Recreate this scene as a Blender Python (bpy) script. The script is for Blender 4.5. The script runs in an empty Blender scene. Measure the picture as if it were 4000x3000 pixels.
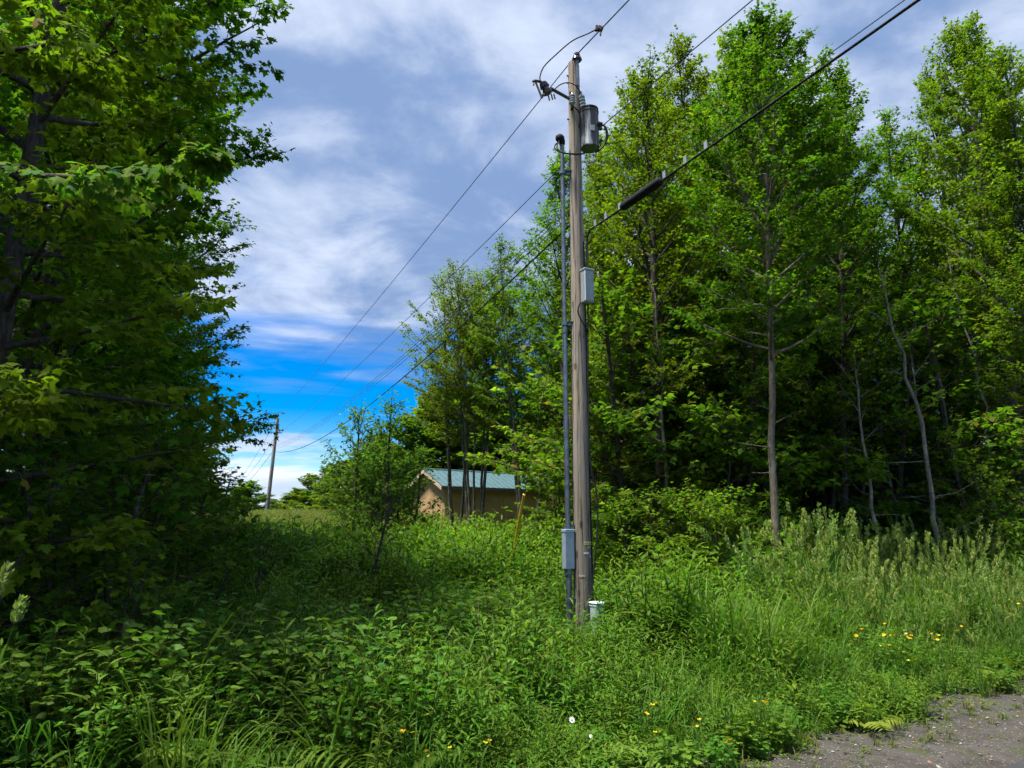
import bpy, math, random
import numpy as np
from mathutils import Vector, Matrix

scene = bpy.context.scene
COL = scene.collection
R_ = math.radians

# ------------------------------------------------------------------ camera
F = 2770.0                       # focal length in photo pixels (4000 x 3000)
PITCH = R_(11.2)
EYE = 1.65
cam_d = bpy.data.cameras.new('camera')
cam = bpy.data.objects.new('camera', cam_d)
COL.objects.link(cam)
cam.location = (0, 0, EYE)
cam.rotation_euler = (R_(90) + PITCH, 0, 0)
cam_d.sensor_width = 36.0
cam_d.lens = F / 4000 * 36.0
cam_d.clip_start = 0.05
cam_d.clip_end = 5000
scene.camera = cam

# ------------------------------------------------------------------ sun, sky, exposure
SUN_EL, SUN_AZ = 67.0, 204.0     # azimuth of the sun measured from +X, counter clockwise
sun_dir = Vector((math.cos(R_(SUN_EL)) * math.cos(R_(SUN_AZ)), math.cos(R_(SUN_EL)) * math.sin(R_(SUN_AZ)), math.sin(R_(SUN_EL))))
sd = bpy.data.lights.new('sun', 'SUN')
sd.energy = 3.1
sd.angle = R_(10.0)
sd.color = (1.0, 0.95, 0.87)
sun = bpy.data.objects.new('sun', sd)
COL.objects.link(sun)
sun.rotation_euler = (-sun_dir).to_track_quat('-Z', 'Y').to_euler()
sun.location = (0, 0, 60)

world = bpy.data.worlds.new('World')
scene.world = world
world.use_nodes = True


class NT:
    """small helper for node trees"""
    def __init__(self, nt):
        self.nt = nt

    def n(self, typ, ins=None, **kw):
        nd = self.nt.nodes.new(typ)
        for k, v in kw.items():
            setattr(nd, k, v)
        for k, v in (ins or {}).items():
            s = nd.inputs[k]
            if isinstance(v, bpy.types.NodeSocket):
                self.nt.links.new(v, s)
            else:
                s.default_value = v
        return nd

    def math(self, op, a, b=0.0, clamp=False):
        nd = self.nt.nodes.new('ShaderNodeMath')
        nd.operation = op
        nd.use_clamp = clamp
        for i, v in enumerate((a, b)):
            if isinstance(v, bpy.types.NodeSocket):
                self.nt.links.new(v, nd.inputs[i])
            else:
                nd.inputs[i].default_value = v
        return nd.outputs[0]

    def mix(self, fac, a, b, blend='MIX'):
        nd = self.nt.nodes.new('ShaderNodeMix')
        nd.data_type = 'RGBA'
        nd.blend_type = blend
        for k, v in ((0, fac), (6, a), (7, b)):
            if isinstance(v, bpy.types.NodeSocket):
                self.nt.links.new(v, nd.inputs[k])
            else:
                nd.inputs[k].default_value = v if k == 0 else (*v[:3], 1.0)
        return nd.outputs[2]

    def sstep(self, v, lo, hi):
        nd = self.nt.nodes.new('ShaderNodeMapRange')
        nd.interpolation_type = 'SMOOTHSTEP'
        self.nt.links.new(v, nd.inputs[0])
        nd.inputs[1].default_value = lo
        nd.inputs[2].default_value = hi
        return nd.outputs[0]


def build_world():
    nt = world.node_tree
    nt.nodes.clear()
    h = NT(nt)
    tc = h.n('ShaderNodeTexCoord')
    nrm = h.n('ShaderNodeVectorMath', {0: tc.outputs['Generated']}, operation='NORMALIZE').outputs[0]
    sep = h.n('ShaderNodeSeparateXYZ', {0: nrm})
    z = h.math('MAXIMUM', sep.outputs[2], 0.0)
    zz = h.math('ADD', z, 0.16)
    u = h.math('DIVIDE', sep.outputs[0], zz)
    v = h.math('DIVIDE', sep.outputs[1], zz)
    uv = h.n('ShaderNodeCombineXYZ', {0: u, 1: v, 2: 0.0}).outputs[0]
    sky = h.n('ShaderNodeTexSky', sky_type='NISHITA')
    sky.sun_disc = False
    sky.sun_elevation = R_(SUN_EL)
    sky.sun_rotation = R_(90 - SUN_AZ)
    sky.air_density = 1.0
    sky.dust_density = 0.2
    sky.ozone_density = 3.0
    blue = h.n('ShaderNodeHueSaturation', {'Hue': 0.514, 'Saturation': 1.85, 'Value': 0.58, 'Color': sky.outputs[0]}).outputs[0]

    def noise(scale, detail, rough, dist, off):
        mp = h.n('ShaderNodeMapping', {0: uv, 1: off})
        return h.n('ShaderNodeTexNoise', {'Vector': mp.outputs[0], 'Scale': scale, 'Detail': detail, 'Roughness': rough, 'Distortion': dist}).outputs['Fac']
    n1 = noise(0.8, 4, 0.5, 0.35, (3.1, 1.7, 0))        # large cloud masses
    n2 = noise(2.6, 7, 0.58, 0.3, (8.3, 2.2, 0.4))       # billows
    n3 = noise(0.5, 5, 0.6, 0.25, (0.4, 7.0, 1.0))       # edges
    # streaks along the horizon: stretch in height
    mp = h.n('ShaderNodeMapping', {0: nrm, 3: (1.6, 1.6, 13.0)})
    n4 = h.n('ShaderNodeTexNoise', {'Vector': mp.outputs[0], 'Scale': 2.2, 'Detail': 6, 'Roughness': 0.55, 'Distortion': 0.3}).outputs['Fac']
    # shading of the high cloud deck
    shade = h.math('ADD', h.math('MULTIPLY', n1, 0.5), h.math('MULTIPLY', n2, 0.5))
    t = h.sstep(shade, 0.44, 0.60)
    deckcol = h.mix(t, (0.84, 1.26, 2.15), (2.45, 2.78, 3.4))
    # where the deck covers the sky: all above a ragged lower rim
    rim = h.math('ADD', z, h.math('MULTIPLY', h.math('SUBTRACT', n4, 0.5), 0.26))
    deck = h.sstep(rim, 0.19, 0.32)
    hole = h.sstep(h.math('ADD', h.math('MULTIPLY', n2, 0.5), h.math('MULTIPLY', n1, 0.5)), 0.30, 0.43)
    deck = h.math('MULTIPLY', deck, h.math('ADD', h.math('MULTIPLY', hole, 0.4), 0.6))
    # bank of white cloud low over the horizon
    lowrim = h.math('ADD', z, h.math('MULTIPLY', h.math('SUBTRACT', n4, 0.5), 0.22))
    low = h.math('SUBTRACT', 1.0, h.sstep(lowrim, 0.085, 0.11))
    lowcol = h.mix(h.sstep(n4, 0.35, 0.62), (2.0, 2.4, 3.25), (3.3, 3.5, 3.8))
    c = h.mix(h.math('MULTIPLY', deck, 0.94), blue, deckcol)
    c = h.mix(h.math('MULTIPLY', low, 0.92), c, lowcol)
    bg = h.n('ShaderNodeBackground', {'Color': c, 'Strength': 0.10})
    out = h.n('ShaderNodeOutputWorld', {'Surface': bg.outputs[0]})


build_world()
scene.view_settings.view_transform = 'Standard'
scene.view_settings.look = 'None'
scene.view_settings.exposure = 1.65
scene.view_settings.gamma = 1.0
scene.view_settings.use_curve_mapping = False
scene.render.engine = 'CYCLES'
cy = scene.cycles
cy.max_bounces = 5
cy.diffuse_bounces = 3
cy.glossy_bounces = 1
cy.transmission_bounces = 4
cy.transparent_max_bounces = 4
cy.use_denoising = True
cy.use_light_tree = False
cy.debug_use_spatial_splits = True
cy.sample_clamp_indirect = 6
cy.use_adaptive_sampling = True
cy.adaptive_threshold = 0.03

# ------------------------------------------------------------------ pixel helpers
CP, SP = math.cos(PITCH), math.sin(PITCH)


def ray(px, py):
    cx, cyy = (px - 2000) / F, (1500 - py) / F
    return Vector((cx, CP - cyy * SP, SP + cyy * CP))


def at(px, py, Y):
    """the point seen at photo pixel (px, py) that lies Y metres ahead of the camera"""
    d = ray(px, py)
    return Vector((0, 0, EYE)) + d * (Y / d.y)


def at_z(px, py, z):
    d = ray(px, py)
    return Vector((0, 0, EYE)) + d * ((z - EYE) / d.z)


def pix(p):
    q = Vector(p) - Vector((0, 0, EYE))
    dep = q.y * CP + q.z * SP
    return 2000 + F * q.x / dep, 1500 - F * (q.z * CP - q.y * SP) / dep


# ------------------------------------------------------------------ object helpers
def tag(o, label=None, cat=None, group=None, kind=None):
    if label:
        o['label'] = label
    if cat:
        o['category'] = cat
    if group:
        o['group'] = group
    if kind:
        o['kind'] = kind
    return o


def empty(name, loc=(0, 0, 0), label=None, cat=None, group=None):
    o = bpy.data.objects.new(name, None)
    o.empty_display_size = 0.1
    COL.objects.link(o)
    o.location = loc
    return tag(o, label, cat, group)


def link(name, me, mat=None, parent=None):
    if mat is not None and not me.materials:
        me.materials.append(mat)
    o = bpy.data.objects.new(name, me)
    COL.objects.link(o)
    if parent is not None:
        o.parent = parent
    return o


def copy_thing(root, loc=None, rotz=None, scale=None):
    def rec(o, parent):
        c = o.copy()
        COL.objects.link(c)
        if parent is not None:
            c.parent = parent
        for ch in o.children:
            rec(ch, c)
        return c
    c = rec(root, None)
    if loc is not None:
        c.location = loc
    if rotz is not None:
        c.rotation_euler = (0, 0, rotz)
    if scale is not None:
        c.scale = scale if hasattr(scale, '__len__') else (scale,) * 3
    return c


def np_mesh(name, V, faces_flat, loop_tot, cols=None, smooth=False):
    """V (n,3); faces_flat: vertex index per loop; loop_tot: corners per face"""
    me = bpy.data.meshes.new(name)
    V = np.ascontiguousarray(V, dtype=np.float32)
    faces_flat = np.ascontiguousarray(faces_flat, dtype=np.int32)
    loop_tot = np.ascontiguousarray(loop_tot, dtype=np.int32)
    me.vertices.add(len(V))
    me.vertices.foreach_set('co', V.ravel())
    me.loops.add(len(faces_flat))
    me.loops.foreach_set('vertex_index', faces_flat)
    me.polygons.add(len(loop_tot))
    st = np.concatenate(([0], np.cumsum(loop_tot)[:-1])).astype(np.int32)
    me.polygons.foreach_set('loop_start', st)
    me.polygons.foreach_set('loop_total', loop_tot)
    if smooth:
        me.polygons.foreach_set('use_smooth', np.ones(len(loop_tot), dtype=bool))
    me.update(calc_edges=True)
    if cols is not None:
        at_ = me.color_attributes.new('Col', 'FLOAT_COLOR', 'POINT')
        rgba = np.ones((len(V), 4), dtype=np.float32)
        rgba[:, :3] = cols
        at_.data.foreach_set('color', rgba.ravel())
    me.validate()
    return me


class MB:
    """collects simple shapes into one mesh"""
    def __init__(self):
        self.V, self.F, self.n = [], [], 0

    def add(self, V, F_):
        self.V.extend([tuple(v) for v in V])
        self.F.extend([tuple(i + self.n for i in f) for f in F_])
        self.n += len(V)
        return self

    def box(self, c, s, rot=None):
        c = Vector(c)
        hx, hy, hz = s[0] / 2, s[1] / 2, s[2] / 2
        vs = [Vector((x, y, z)) for x in (-hx, hx) for y in (-hy, hy) for z in (-hz, hz)]
        if rot is not None:
            vs = [rot @ v for v in vs]
        return self.add([c + v for v in vs], [(0, 1, 3, 2), (4, 6, 7, 5), (0, 4, 5, 1), (2, 3, 7, 6), (0, 2, 6, 4), (1, 5, 7, 3)])

    def rbox(self, c, s, r=0.01, rot=None):
        """box with chamfered edges"""
        c = Vector(c)
        h = [d / 2 for d in s]
        vs, idx = [], {}
        for sx in (-1, 1):
            for sy in (-1, 1):
                for sz in (-1, 1):
                    for ax in range(3):
                        v = [sx * (h[0] - r), sy * (h[1] - r), sz * (h[2] - r)]
                        v[ax] += (sx, sy, sz)[ax] * r
                        idx[(sx, sy, sz, ax)] = len(vs)
                        vs.append(Vector(v))
        f = []
        for ax in range(3):
            o1, o2 = [a for a in range(3) if a != ax]
            for s1 in (-1, 1):
                q = []
                for a, b in ((-1, -1), (1, -1), (1, 1), (-1, 1)):
                    k = [0, 0, 0]
                    k[ax], k[o1], k[o2] = s1, a, b
                    q.append(idx[(*k, ax)])
                f.append(q if (s1 > 0) == (ax != 1) else q[::-1])
            for a in (-1, 1):
                for b in (-1, 1):
                    k0 = [0, 0, 0]
                    k0[o1], k0[o2] = a, b
                    k0[ax] = -1
                    k1 = list(k0)
                    k1[ax] = 1
                    f.append((idx[(*k0, o1)], idx[(*k1, o1)], idx[(*k1, o2)], idx[(*k0, o2)]))
        for sx in (-1, 1):
            for sy in (-1, 1):
                for sz in (-1, 1):
                    f.append(tuple(idx[(sx, sy, sz, a)] for a in range(3)))
        if rot is not None:
            vs = [rot @ v for v in vs]
        return self.add([c + v for v in vs], f)

    def tube(self, pts, rad, sides=8, cap=True):
        P = [Vector(p) for p in pts]
        n = len(P)
        rad = rad if hasattr(rad, '__len__') else [rad] * n
        vs, fs = [], []
        prev = None
        for i in range(n):
            t = (P[min(i + 1, n - 1)] - P[max(i - 1, 0)]).normalized()
            if prev is None:
                a = t.orthogonal().normalized()
            else:
                a = (prev - t * prev.dot(t)).normalized()
            prev = a
            b = t.cross(a)
            for k in range(sides):
                w = 2 * math.pi * k / sides
                vs.append(P[i] + (a * math.cos(w) + b * math.sin(w)) * rad[i])
        for i in range(n - 1):
            for k in range(sides):
                k2 = (k + 1) % sides
                fs.append((i * sides + k, i * sides + k2, (i + 1) * sides + k2, (i + 1) * sides + k))
        if cap:
            fs.append(tuple(range(sides))[::-1])
            fs.append(tuple((n - 1) * sides + k for k in range(sides)))
        return self.add(vs, fs)

    def lathe(self, base, axis, prof, sides=20):
        """prof: list of (distance along axis, radius)"""
        ax = Vector(axis).normalized()
        pts = [Vector(base) + ax * h for h, r in prof]
        a = ax.orthogonal().normalized()
        b = ax.cross(a)
        vs, fs = [], []
        for p, (h_, r) in zip(pts, prof):
            for k in range(sides):
                w = 2 * math.pi * k / sides
                vs.append(p + (a * math.cos(w) + b * math.sin(w)) * r)
        m = len(prof)
        for i in range(m - 1):
            for k in range(sides):
                k2 = (k + 1) % sides
                fs.append((i * sides + k, i * sides + k2, (i + 1) * sides + k2, (i + 1) * sides + k))
        fs.append(tuple(range(sides))[::-1])
        fs.append(tuple((m - 1) * sides + k for k in range(sides)))
        return self.add(vs, fs)

    def build(self, name, mat, parent=None, smooth=True, angle=40):
        me = bpy.data.meshes.new(name)
        me.from_pydata(self.V, [], self.F)
        me.update()
        if smooth:
            me.polygons.foreach_set('use_smooth', np.ones(len(me.polygons), dtype=bool))
            me.set_sharp_from_angle(angle=R_(angle))
        return link(name, me, mat, parent)


# ------------------------------------------------------------------ materials
MATS = {}


def new_mat(name):
    m = bpy.data.materials.new(name)
    m.use_nodes = True
    nt = m.node_tree
    nt.nodes.clear()
    h = NT(nt)
    out = h.n('ShaderNodeOutputMaterial')
    MATS[name] = m
    return m, h, out


def leaf_mat(name, trans=0.42, rough=0.42, spec=0.35, warm=(1.18, 1.45, 0.45)):
    m, h, out = new_mat(name)
    a = h.n('ShaderNodeAttribute', attribute_name='Col')
    oi = h.n('ShaderNodeObjectInfo')
    hue = h.math('ADD', h.math('MULTIPLY', oi.outputs['Random'], 0.05), 0.478)
    r2 = h.math('FRACT', h.math('MULTIPLY', oi.outputs['Random'], 17.31))
    val = h.math('ADD', h.math('MULTIPLY', r2, 0.5), 1.0)
    c = h.n('ShaderNodeHueSaturation', {'Hue': hue, 'Saturation': 1.0, 'Value': val, 'Color': a.outputs['Color']}).outputs[0]
    p = h.n('ShaderNodeBsdfPrincipled', {'Base Color': c, 'Roughness': rough, 'Specular IOR Level': spec})
    tcol = h.mix(1.0, c, (*warm, 1), 'MULTIPLY')
    t = h.n('ShaderNodeBsdfTranslucent', {'Color': tcol})
    mx = h.n('ShaderNodeMixShader', {0: trans, 1: p.outputs[0], 2: t.outputs[0]})
    h.nt.links.new(mx.outputs[0], out.inputs[0])
    return m


def plain_mat(name, col, rough=0.6, metal=0.0, var=0.15, scale=8.0, spec=0.5, coat=0.0, bump=0.0):
    m, h, out = new_mat(name)
    tc = h.n('ShaderNodeTexCoord')
    n = h.n('ShaderNodeTexNoise', {'Vector': tc.outputs['Object'], 'Scale': scale, 'Detail': 6, 'Roughness': 0.6})
    f = h.sstep(n.outputs['Fac'], 0.3, 0.7)
    c = h.mix(f, tuple(x * (1 - var) for x in col), tuple(min(1, x * (1 + var)) for x in col))
    p = h.n('ShaderNodeBsdfPrincipled', {'Base Color': c, 'Roughness': rough, 'Metallic': metal, 'Specular IOR Level': spec, 'Coat Weight': coat, 'Coat Roughness': 0.08})
    if bump:
        b = h.n('ShaderNodeBump', {'Strength': bump, 'Distance': 0.01, 'Height': n.outputs['Fac']})
        h.nt.links.new(b.outputs[0], p.inputs['Normal'])
    h.nt.links.new(p.outputs[0], out.inputs[0])
    return m


def wood_mat(name, c1, c2, dark, knots=True, zs=0.7):
    """weathered round timber, grain along Z"""
    m, h, out = new_mat(name)
    tc = h.n('ShaderNodeTexCoord')
    mp = h.n('ShaderNodeMapping', {0: tc.outputs['Object'], 3: (16, 16, zs)})
    g = h.n('ShaderNodeTexNoise', {'Vector': mp.outputs[0], 'Scale': 2.2, 'Detail': 8, 'Roughness': 0.65, 'Distortion': 0.8}).outputs['Fac']
    mp2 = h.n('ShaderNodeMapping', {0: tc.outputs['Object'], 3: (1.5, 1.5, 0.5)})
    b = h.n('ShaderNodeTexNoise', {'Vector': mp2.outputs[0], 'Scale': 1.6, 'Detail': 4, 'Roughness': 0.6}).outputs['Fac']
    c = h.mix(h.sstep(b, 0.35, 0.65), c1, c2)
    c = h.mix(h.math('MULTIPLY', h.sstep(g, 0.52, 0.72), 0.75), c, dark)
    mp3 = h.n('ShaderNodeMapping', {0: tc.outputs['Object'], 3: (17, 17, 0.45)})
    cr = h.n('ShaderNodeTexNoise', {'Vector': mp3.outputs[0], 'Scale': 1.0, 'Detail': 3, 'Roughness': 0.5}).outputs['Fac']
    crack = h.math('SUBTRACT', 1.0, h.sstep(h.math('ABSOLUTE', h.math('SUBTRACT', cr, 0.5)), 0.006, 0.026))
    c = h.mix(h.math('MULTIPLY', crack, 0.65), c, tuple(x * 0.35 for x in dark))
    if knots:
        mp4 = h.n('ShaderNodeMapping', {0: tc.outputs['Object'], 3: (5.0, 5.0, 2.2)})
        vo = h.n('ShaderNodeTexVoronoi', {'Vector': mp4.outputs[0], 'Scale': 1.0}).outputs['Distance']
        kn = h.math('SUBTRACT', 1.0, h.sstep(vo, 0.08, 0.17))
        c = h.mix(h.math('MULTIPLY', kn, 0.8), c, tuple(x * 0.6 for x in dark))
    sz = h.n('ShaderNodeSeparateXYZ', {0: tc.outputs['Object']})
    old = h.math('SUBTRACT', 1.0, h.sstep(h.math('ADD', sz.outputs[2], h.math('MULTIPLY', b, 1.6)), 2.2, 4.6))
    gry = h.mix(1.0, c, (0.52, 0.56, 0.62), 'MULTIPLY')
    c = h.mix(h.math('MULTIPLY', old, 0.85), c, gry)
    p = h.n('ShaderNodeBsdfPrincipled', {'Base Color': c, 'Roughness': 0.85, 'Specular IOR Level': 0.2})
    bp = h.n('ShaderNodeBump', {'Strength': 0.9, 'Distance': 0.014, 'Height': h.math('SUBTRACT', g, h.math('MULTIPLY', crack, 0.7))})
    h.nt.links.new(bp.outputs[0], p.inputs['Normal'])
    h.nt.links.new(p.outputs[0], out.inputs[0])
    return m


def bark_mat(name, c1, c2, lichen, amt):
    m, h, out = new_mat(name)
    tc = h.n('ShaderNodeTexCoord')
    mp = h.n('ShaderNodeMapping', {0: tc.outputs['Object'], 3: (1, 1, 0.3)})
    a = h.n('ShaderNodeTexNoise', {'Vector': mp.outputs[0], 'Scale': 24, 'Detail': 7, 'Roughness': 0.65}).outputs['Fac']
    b = h.n('ShaderNodeTexNoise', {'Vector': tc.outputs['Object'], 'Scale': 3.2, 'Detail': 6, 'Roughness': 0.65}).outputs['Fac']
    mp5 = h.n('ShaderNodeMapping', {0: tc.outputs['Object'], 3: (1, 1, 3.2)})
    bands = h.n('ShaderNodeTexNoise', {'Vector': mp5.outputs[0], 'Scale': 2.4, 'Detail': 3}).outputs['Fac']
    c = h.mix(h.sstep(a, 0.3, 0.7), c1, c2)
    c = h.mix(h.math('MULTIPLY', h.sstep(b, 0.62 - amt * 0.3, 0.74 - amt * 0.2), 0.8), c, lichen)
    c = h.mix(h.math('MULTIPLY', h.sstep(bands, 0.6, 0.68), 0.5), c, tuple(x * 0.4 for x in c1))
    p = h.n('ShaderNodeBsdfPrincipled', {'Base Color': c, 'Roughness': 0.9, 'Specular IOR Level': 0.15})
    bp = h.n('ShaderNodeBump', {'Strength': 0.7, 'Distance': 0.02, 'Height': a})
    h.nt.links.new(bp.outputs[0], p.inputs['Normal'])
    h.nt.links.new(p.outputs[0], out.inputs[0])
    return m


M_LEAF = leaf_mat('leaf', 0.52, 0.55, 0.04)
M_WEED = leaf_mat('weed_leaf', 0.42, 0.5, 0.10)
M_GRASS = leaf_mat('grass_blade', 0.38, 0.5, 0.10)
M_PETAL = leaf_mat('petal', 0.25, 0.4, 0.4, (1, 1, 1))
M_BARK = bark_mat('bark_dark', (0.028, 0.022, 0.018), (0.085, 0.07, 0.058), (0.20, 0.21, 0.18), 0.15)
M_BARKM = bark_mat('bark_grey', (0.07, 0.06, 0.05), (0.17, 0.15, 0.125), (0.30, 0.31, 0.27), 0.35)
M_BARKP = bark_mat('bark_pale', (0.12, 0.10, 0.078), (0.25, 0.21, 0.165), (0.33, 0.31, 0.26), 0.4)
M_POLE = wood_mat('pole_wood', (0.36, 0.285, 0.205), (0.275, 0.24, 0.20), (0.11, 0.08, 0.058))
M_POLEF = wood_mat('far_pole_wood', (0.33, 0.30, 0.27), (0.27, 0.25, 0.235), (0.16, 0.14, 0.12), False)
M_STEEL = plain_mat('galvanised_steel', (0.16, 0.185, 0.21), 0.42, 0.75, 0.25, 14)
M_RUST = plain_mat('rusty_iron', (0.075, 0.048, 0.04), 0.7, 0.3, 0.4, 30)
M_BLACK = plain_mat('black_rubber', (0.009, 0.009, 0.010), 0.75, 0, 0.2, 20, 0.25)
M_WIRE = plain_mat('aluminium_wire', (0.10, 0.105, 0.115), 0.45, 0.6, 0.15, 30)


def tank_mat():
    m, h, out = new_mat('tank_paint_reflections')
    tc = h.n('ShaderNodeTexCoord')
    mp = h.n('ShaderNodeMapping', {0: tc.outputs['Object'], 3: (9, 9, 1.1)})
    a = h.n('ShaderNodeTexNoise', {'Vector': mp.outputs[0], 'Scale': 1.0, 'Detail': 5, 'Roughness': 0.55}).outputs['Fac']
    c = h.mix(h.sstep(a, 0.42, 0.50), (0.17, 0.20, 0.215), (0.018, 0.015, 0.017))  # dark upright streaks imitate reflected trees, painted into the base colour
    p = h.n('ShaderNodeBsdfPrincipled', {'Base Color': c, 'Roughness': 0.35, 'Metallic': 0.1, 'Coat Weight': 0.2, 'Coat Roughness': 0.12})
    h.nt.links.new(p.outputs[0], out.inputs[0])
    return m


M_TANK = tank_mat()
M_PORC = plain_mat('porcelain_brown', (0.045, 0.03, 0.025), 0.18, 0, 0.2, 10, 0.6, 0.6)
M_PORCG = plain_mat('porcelain_grey', (0.20, 0.245, 0.25), 0.25, 0, 0.1, 10, 0.5, 0.4)
M_BOXG = plain_mat('grey_box_paint', (0.26, 0.29, 0.30), 0.45, 0.1, 0.10, 12)
M_BOXB = plain_mat('blue_grey_box_paint', (0.24, 0.30, 0.35), 0.45, 0.1, 0.10, 12)
M_PED = plain_mat('pedestal_plastic', (0.28, 0.36, 0.36), 0.45, 0, 0.10, 9)
M_PEDTOP = plain_mat('pedestal_lid', (0.46, 0.55, 0.54), 0.4, 0, 0.06, 9)
M_YEL = plain_mat('yellow_plastic', (0.55, 0.30, 0.02), 0.5, 0, 0.12, 10)
M_TAGY = plain_mat('yellow_tag', (0.62, 0.50, 0.04), 0.5, 0, 0.1, 40)
M_TAGW = plain_mat('white_tag', (0.55, 0.62, 0.60), 0.4, 0.1, 0.1, 40)
M_INK = plain_mat('tag_ink', (0.02, 0.02, 0.015), 0.6, 0, 0.1, 10)
M_ORANGE = plain_mat('orange_sticker', (0.42, 0.12, 0.02), 0.5, 0, 0.15, 40)
M_STICK = plain_mat('blue_sticker', (0.30, 0.46, 0.52), 0.45, 0, 0.15, 60)
M_ROOF = plain_mat('green_metal_roof', (0.085, 0.16, 0.165), 0.38, 0.1, 0.10, 3)
M_TRIM = plain_mat('raw_pine_trim', (0.46, 0.33, 0.20), 0.7, 0, 0.15, 6)
M_FASCIA = plain_mat('brown_fascia', (0.13, 0.085, 0.06), 0.6, 0, 0.15, 6)


def osb_mat():
    m, h, out = new_mat('chipboard_sheathing')
    tc = h.n('ShaderNodeTexCoord')
    mp = h.n('ShaderNodeMapping', {0: tc.outputs['Object'], 3: (1.0, 1.0, 2.2)})
    v = h.n('ShaderNodeTexVoronoi', {'Vector': mp.outputs[0], 'Scale': 22, 'Randomness': 1.0})
    n = h.n('ShaderNodeTexNoise', {'Vector': tc.outputs['Object'], 'Scale': 1.4, 'Detail': 5})
    sp = h.n('ShaderNodeSeparateColor', {0: v.outputs['Color']})
    c = h.mix(sp.outputs[0], (0.33, 0.205, 0.095), (0.49, 0.33, 0.165))
    c = h.mix(h.math('MULTIPLY', h.sstep(n.outputs['Fac'], 0.4, 0.7), 0.45), c, (0.27, 0.17, 0.09))
    p = h.n('ShaderNodeBsdfPrincipled', {'Base Color': c, 'Roughness': 0.8, 'Specular IOR Level': 0.2})
    h.nt.links.new(p.outputs[0], out.inputs[0])
    return m


M_OSB = osb_mat()


def ground_mat():
    m, h, out = new_mat('soil')
    tc = h.n('ShaderNodeTexCoord')
    a = h.n('ShaderNodeTexNoise', {'Vector': tc.outputs['Object'], 'Scale': 1.2, 'Detail': 8, 'Roughness': 0.7}).outputs['Fac']
    b = h.n('ShaderNodeTexNoise', {'Vector': tc.outputs['Object'], 'Scale': 26, 'Detail': 5, 'Roughness': 0.7}).outputs['Fac']
    c = h.mix(h.sstep(a, 0.35, 0.65), (0.028, 0.034, 0.012), (0.040, 0.055, 0.014))
    c = h.mix(h.math('MULTIPLY', h.sstep(b, 0.45, 0.7), 0.6), c, (0.055, 0.042, 0.024))
    p = h.n('ShaderNodeBsdfPrincipled', {'Base Color': c, 'Roughness': 0.95, 'Specular IOR Level': 0.1})
    bp = h.n('ShaderNodeBump', {'Strength': 0.8, 'Distance': 0.05, 'Height': b})
    h.nt.links.new(bp.outputs[0], p.inputs['Normal'])
    h.nt.links.new(p.outputs[0], out.inputs[0])
    return m


def road_mat(name, c1, c2, stone, amt, sc, moss=0.0):
    m, h, out = new_mat(name)
    tc = h.n('ShaderNodeTexCoord')
    a = h.n('ShaderNodeTexNoise', {'Vector': tc.outputs['Object'], 'Scale': 2.2, 'Detail': 6, 'Roughness': 0.65}).outputs['Fac']
    f = h.n('ShaderNodeTexNoise', {'Vector': tc.outputs['Object'], 'Scale': 190, 'Detail': 2}).outputs['Fac']
    v = h.n('ShaderNodeTexVoronoi', {'Vector': tc.outputs['Object'], 'Scale': sc})
    sp = h.n('ShaderNodeSeparateColor', {0: v.outputs['Color']})
    c = h.mix(h.sstep(a, 0.35, 0.65), c1, c2)
    c = h.mix(h.math('MULTIPLY', h.sstep(f, 0.35, 0.7), 0.5), c, tuple(x * 0.45 for x in c1))
    if moss:
        ms = h.n('ShaderNodeTexNoise', {'Vector': tc.outputs['Object'], 'Scale': 3.4, 'Detail': 7, 'Roughness': 0.7}).outputs['Fac']
        c = h.mix(h.math('MULTIPLY', h.sstep(ms, 0.52, 0.62), moss), c, (0.055, 0.068, 0.016))
        d2 = h.n('ShaderNodeTexNoise', {'Vector': tc.outputs['Object'], 'Scale': 9, 'Detail': 6, 'Roughness': 0.75}).outputs['Fac']
        c = h.mix(h.math('MULTIPLY', h.sstep(d2, 0.5, 0.66), 0.7), c, (0.03, 0.026, 0.02))
    st = h.math('MULTIPLY', h.math('SUBTRACT', 1.0, h.sstep(v.outputs['Distance'], 0.25, 0.42)), h.math('GREATER_THAN', sp.outputs[0], 1 - amt))
    c = h.mix(st, c, h.mix(sp.outputs[1], stone, tuple(x * 0.45 for x in stone)))
    p = h.n('ShaderNodeBsdfPrincipled', {'Base Color': c, 'Roughness': 0.92, 'Specular IOR Level': 0.2})
    hh = h.math('ADD', h.math('MULTIPLY', st, 0.7), h.math('MULTIPLY', f, 0.5))
    bp = h.n('ShaderNodeBump', {'Strength': 0.8, 'Distance': 0.012, 'Height': hh})
    h.nt.links.new(bp.outputs[0], p.inputs['Normal'])
    h.nt.links.new(p.outputs[0], out.inputs[0])
    return m


M_SOIL = ground_mat()
M_ASPH = road_mat('asphalt', (0.052, 0.051, 0.055), (0.07, 0.067, 0.069), (0.19, 0.18, 0.17), 0.30, 85)
M_GRAV = road_mat('gravel_shoulder', (0.06, 0.053, 0.045), (0.09, 0.082, 0.072), (0.22, 0.2, 0.17), 0.5, 48, 0.75)


def stone_mat():
    m, h, out = new_mat('pebble')
    oi = h.n('ShaderNodeObjectInfo')
    r = oi.outputs['Random']
    r2 = h.math('FRACT', h.math('MULTIPLY', r, 23.7))
    c = h.mix(r, (0.10, 0.085, 0.07), (0.27, 0.25, 0.225))
    c = h.mix(h.math('GREATER_THAN', r2, 0.86), c, (0.28, 0.15, 0.085))
    p = h.n('ShaderNodeBsdfPrincipled', {'Base Color': c, 'Roughness': 0.85, 'Specular IOR Level': 0.2})
    h.nt.links.new(p.outputs[0], out.inputs[0])
    return m


M_STONE = stone_mat()

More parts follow.
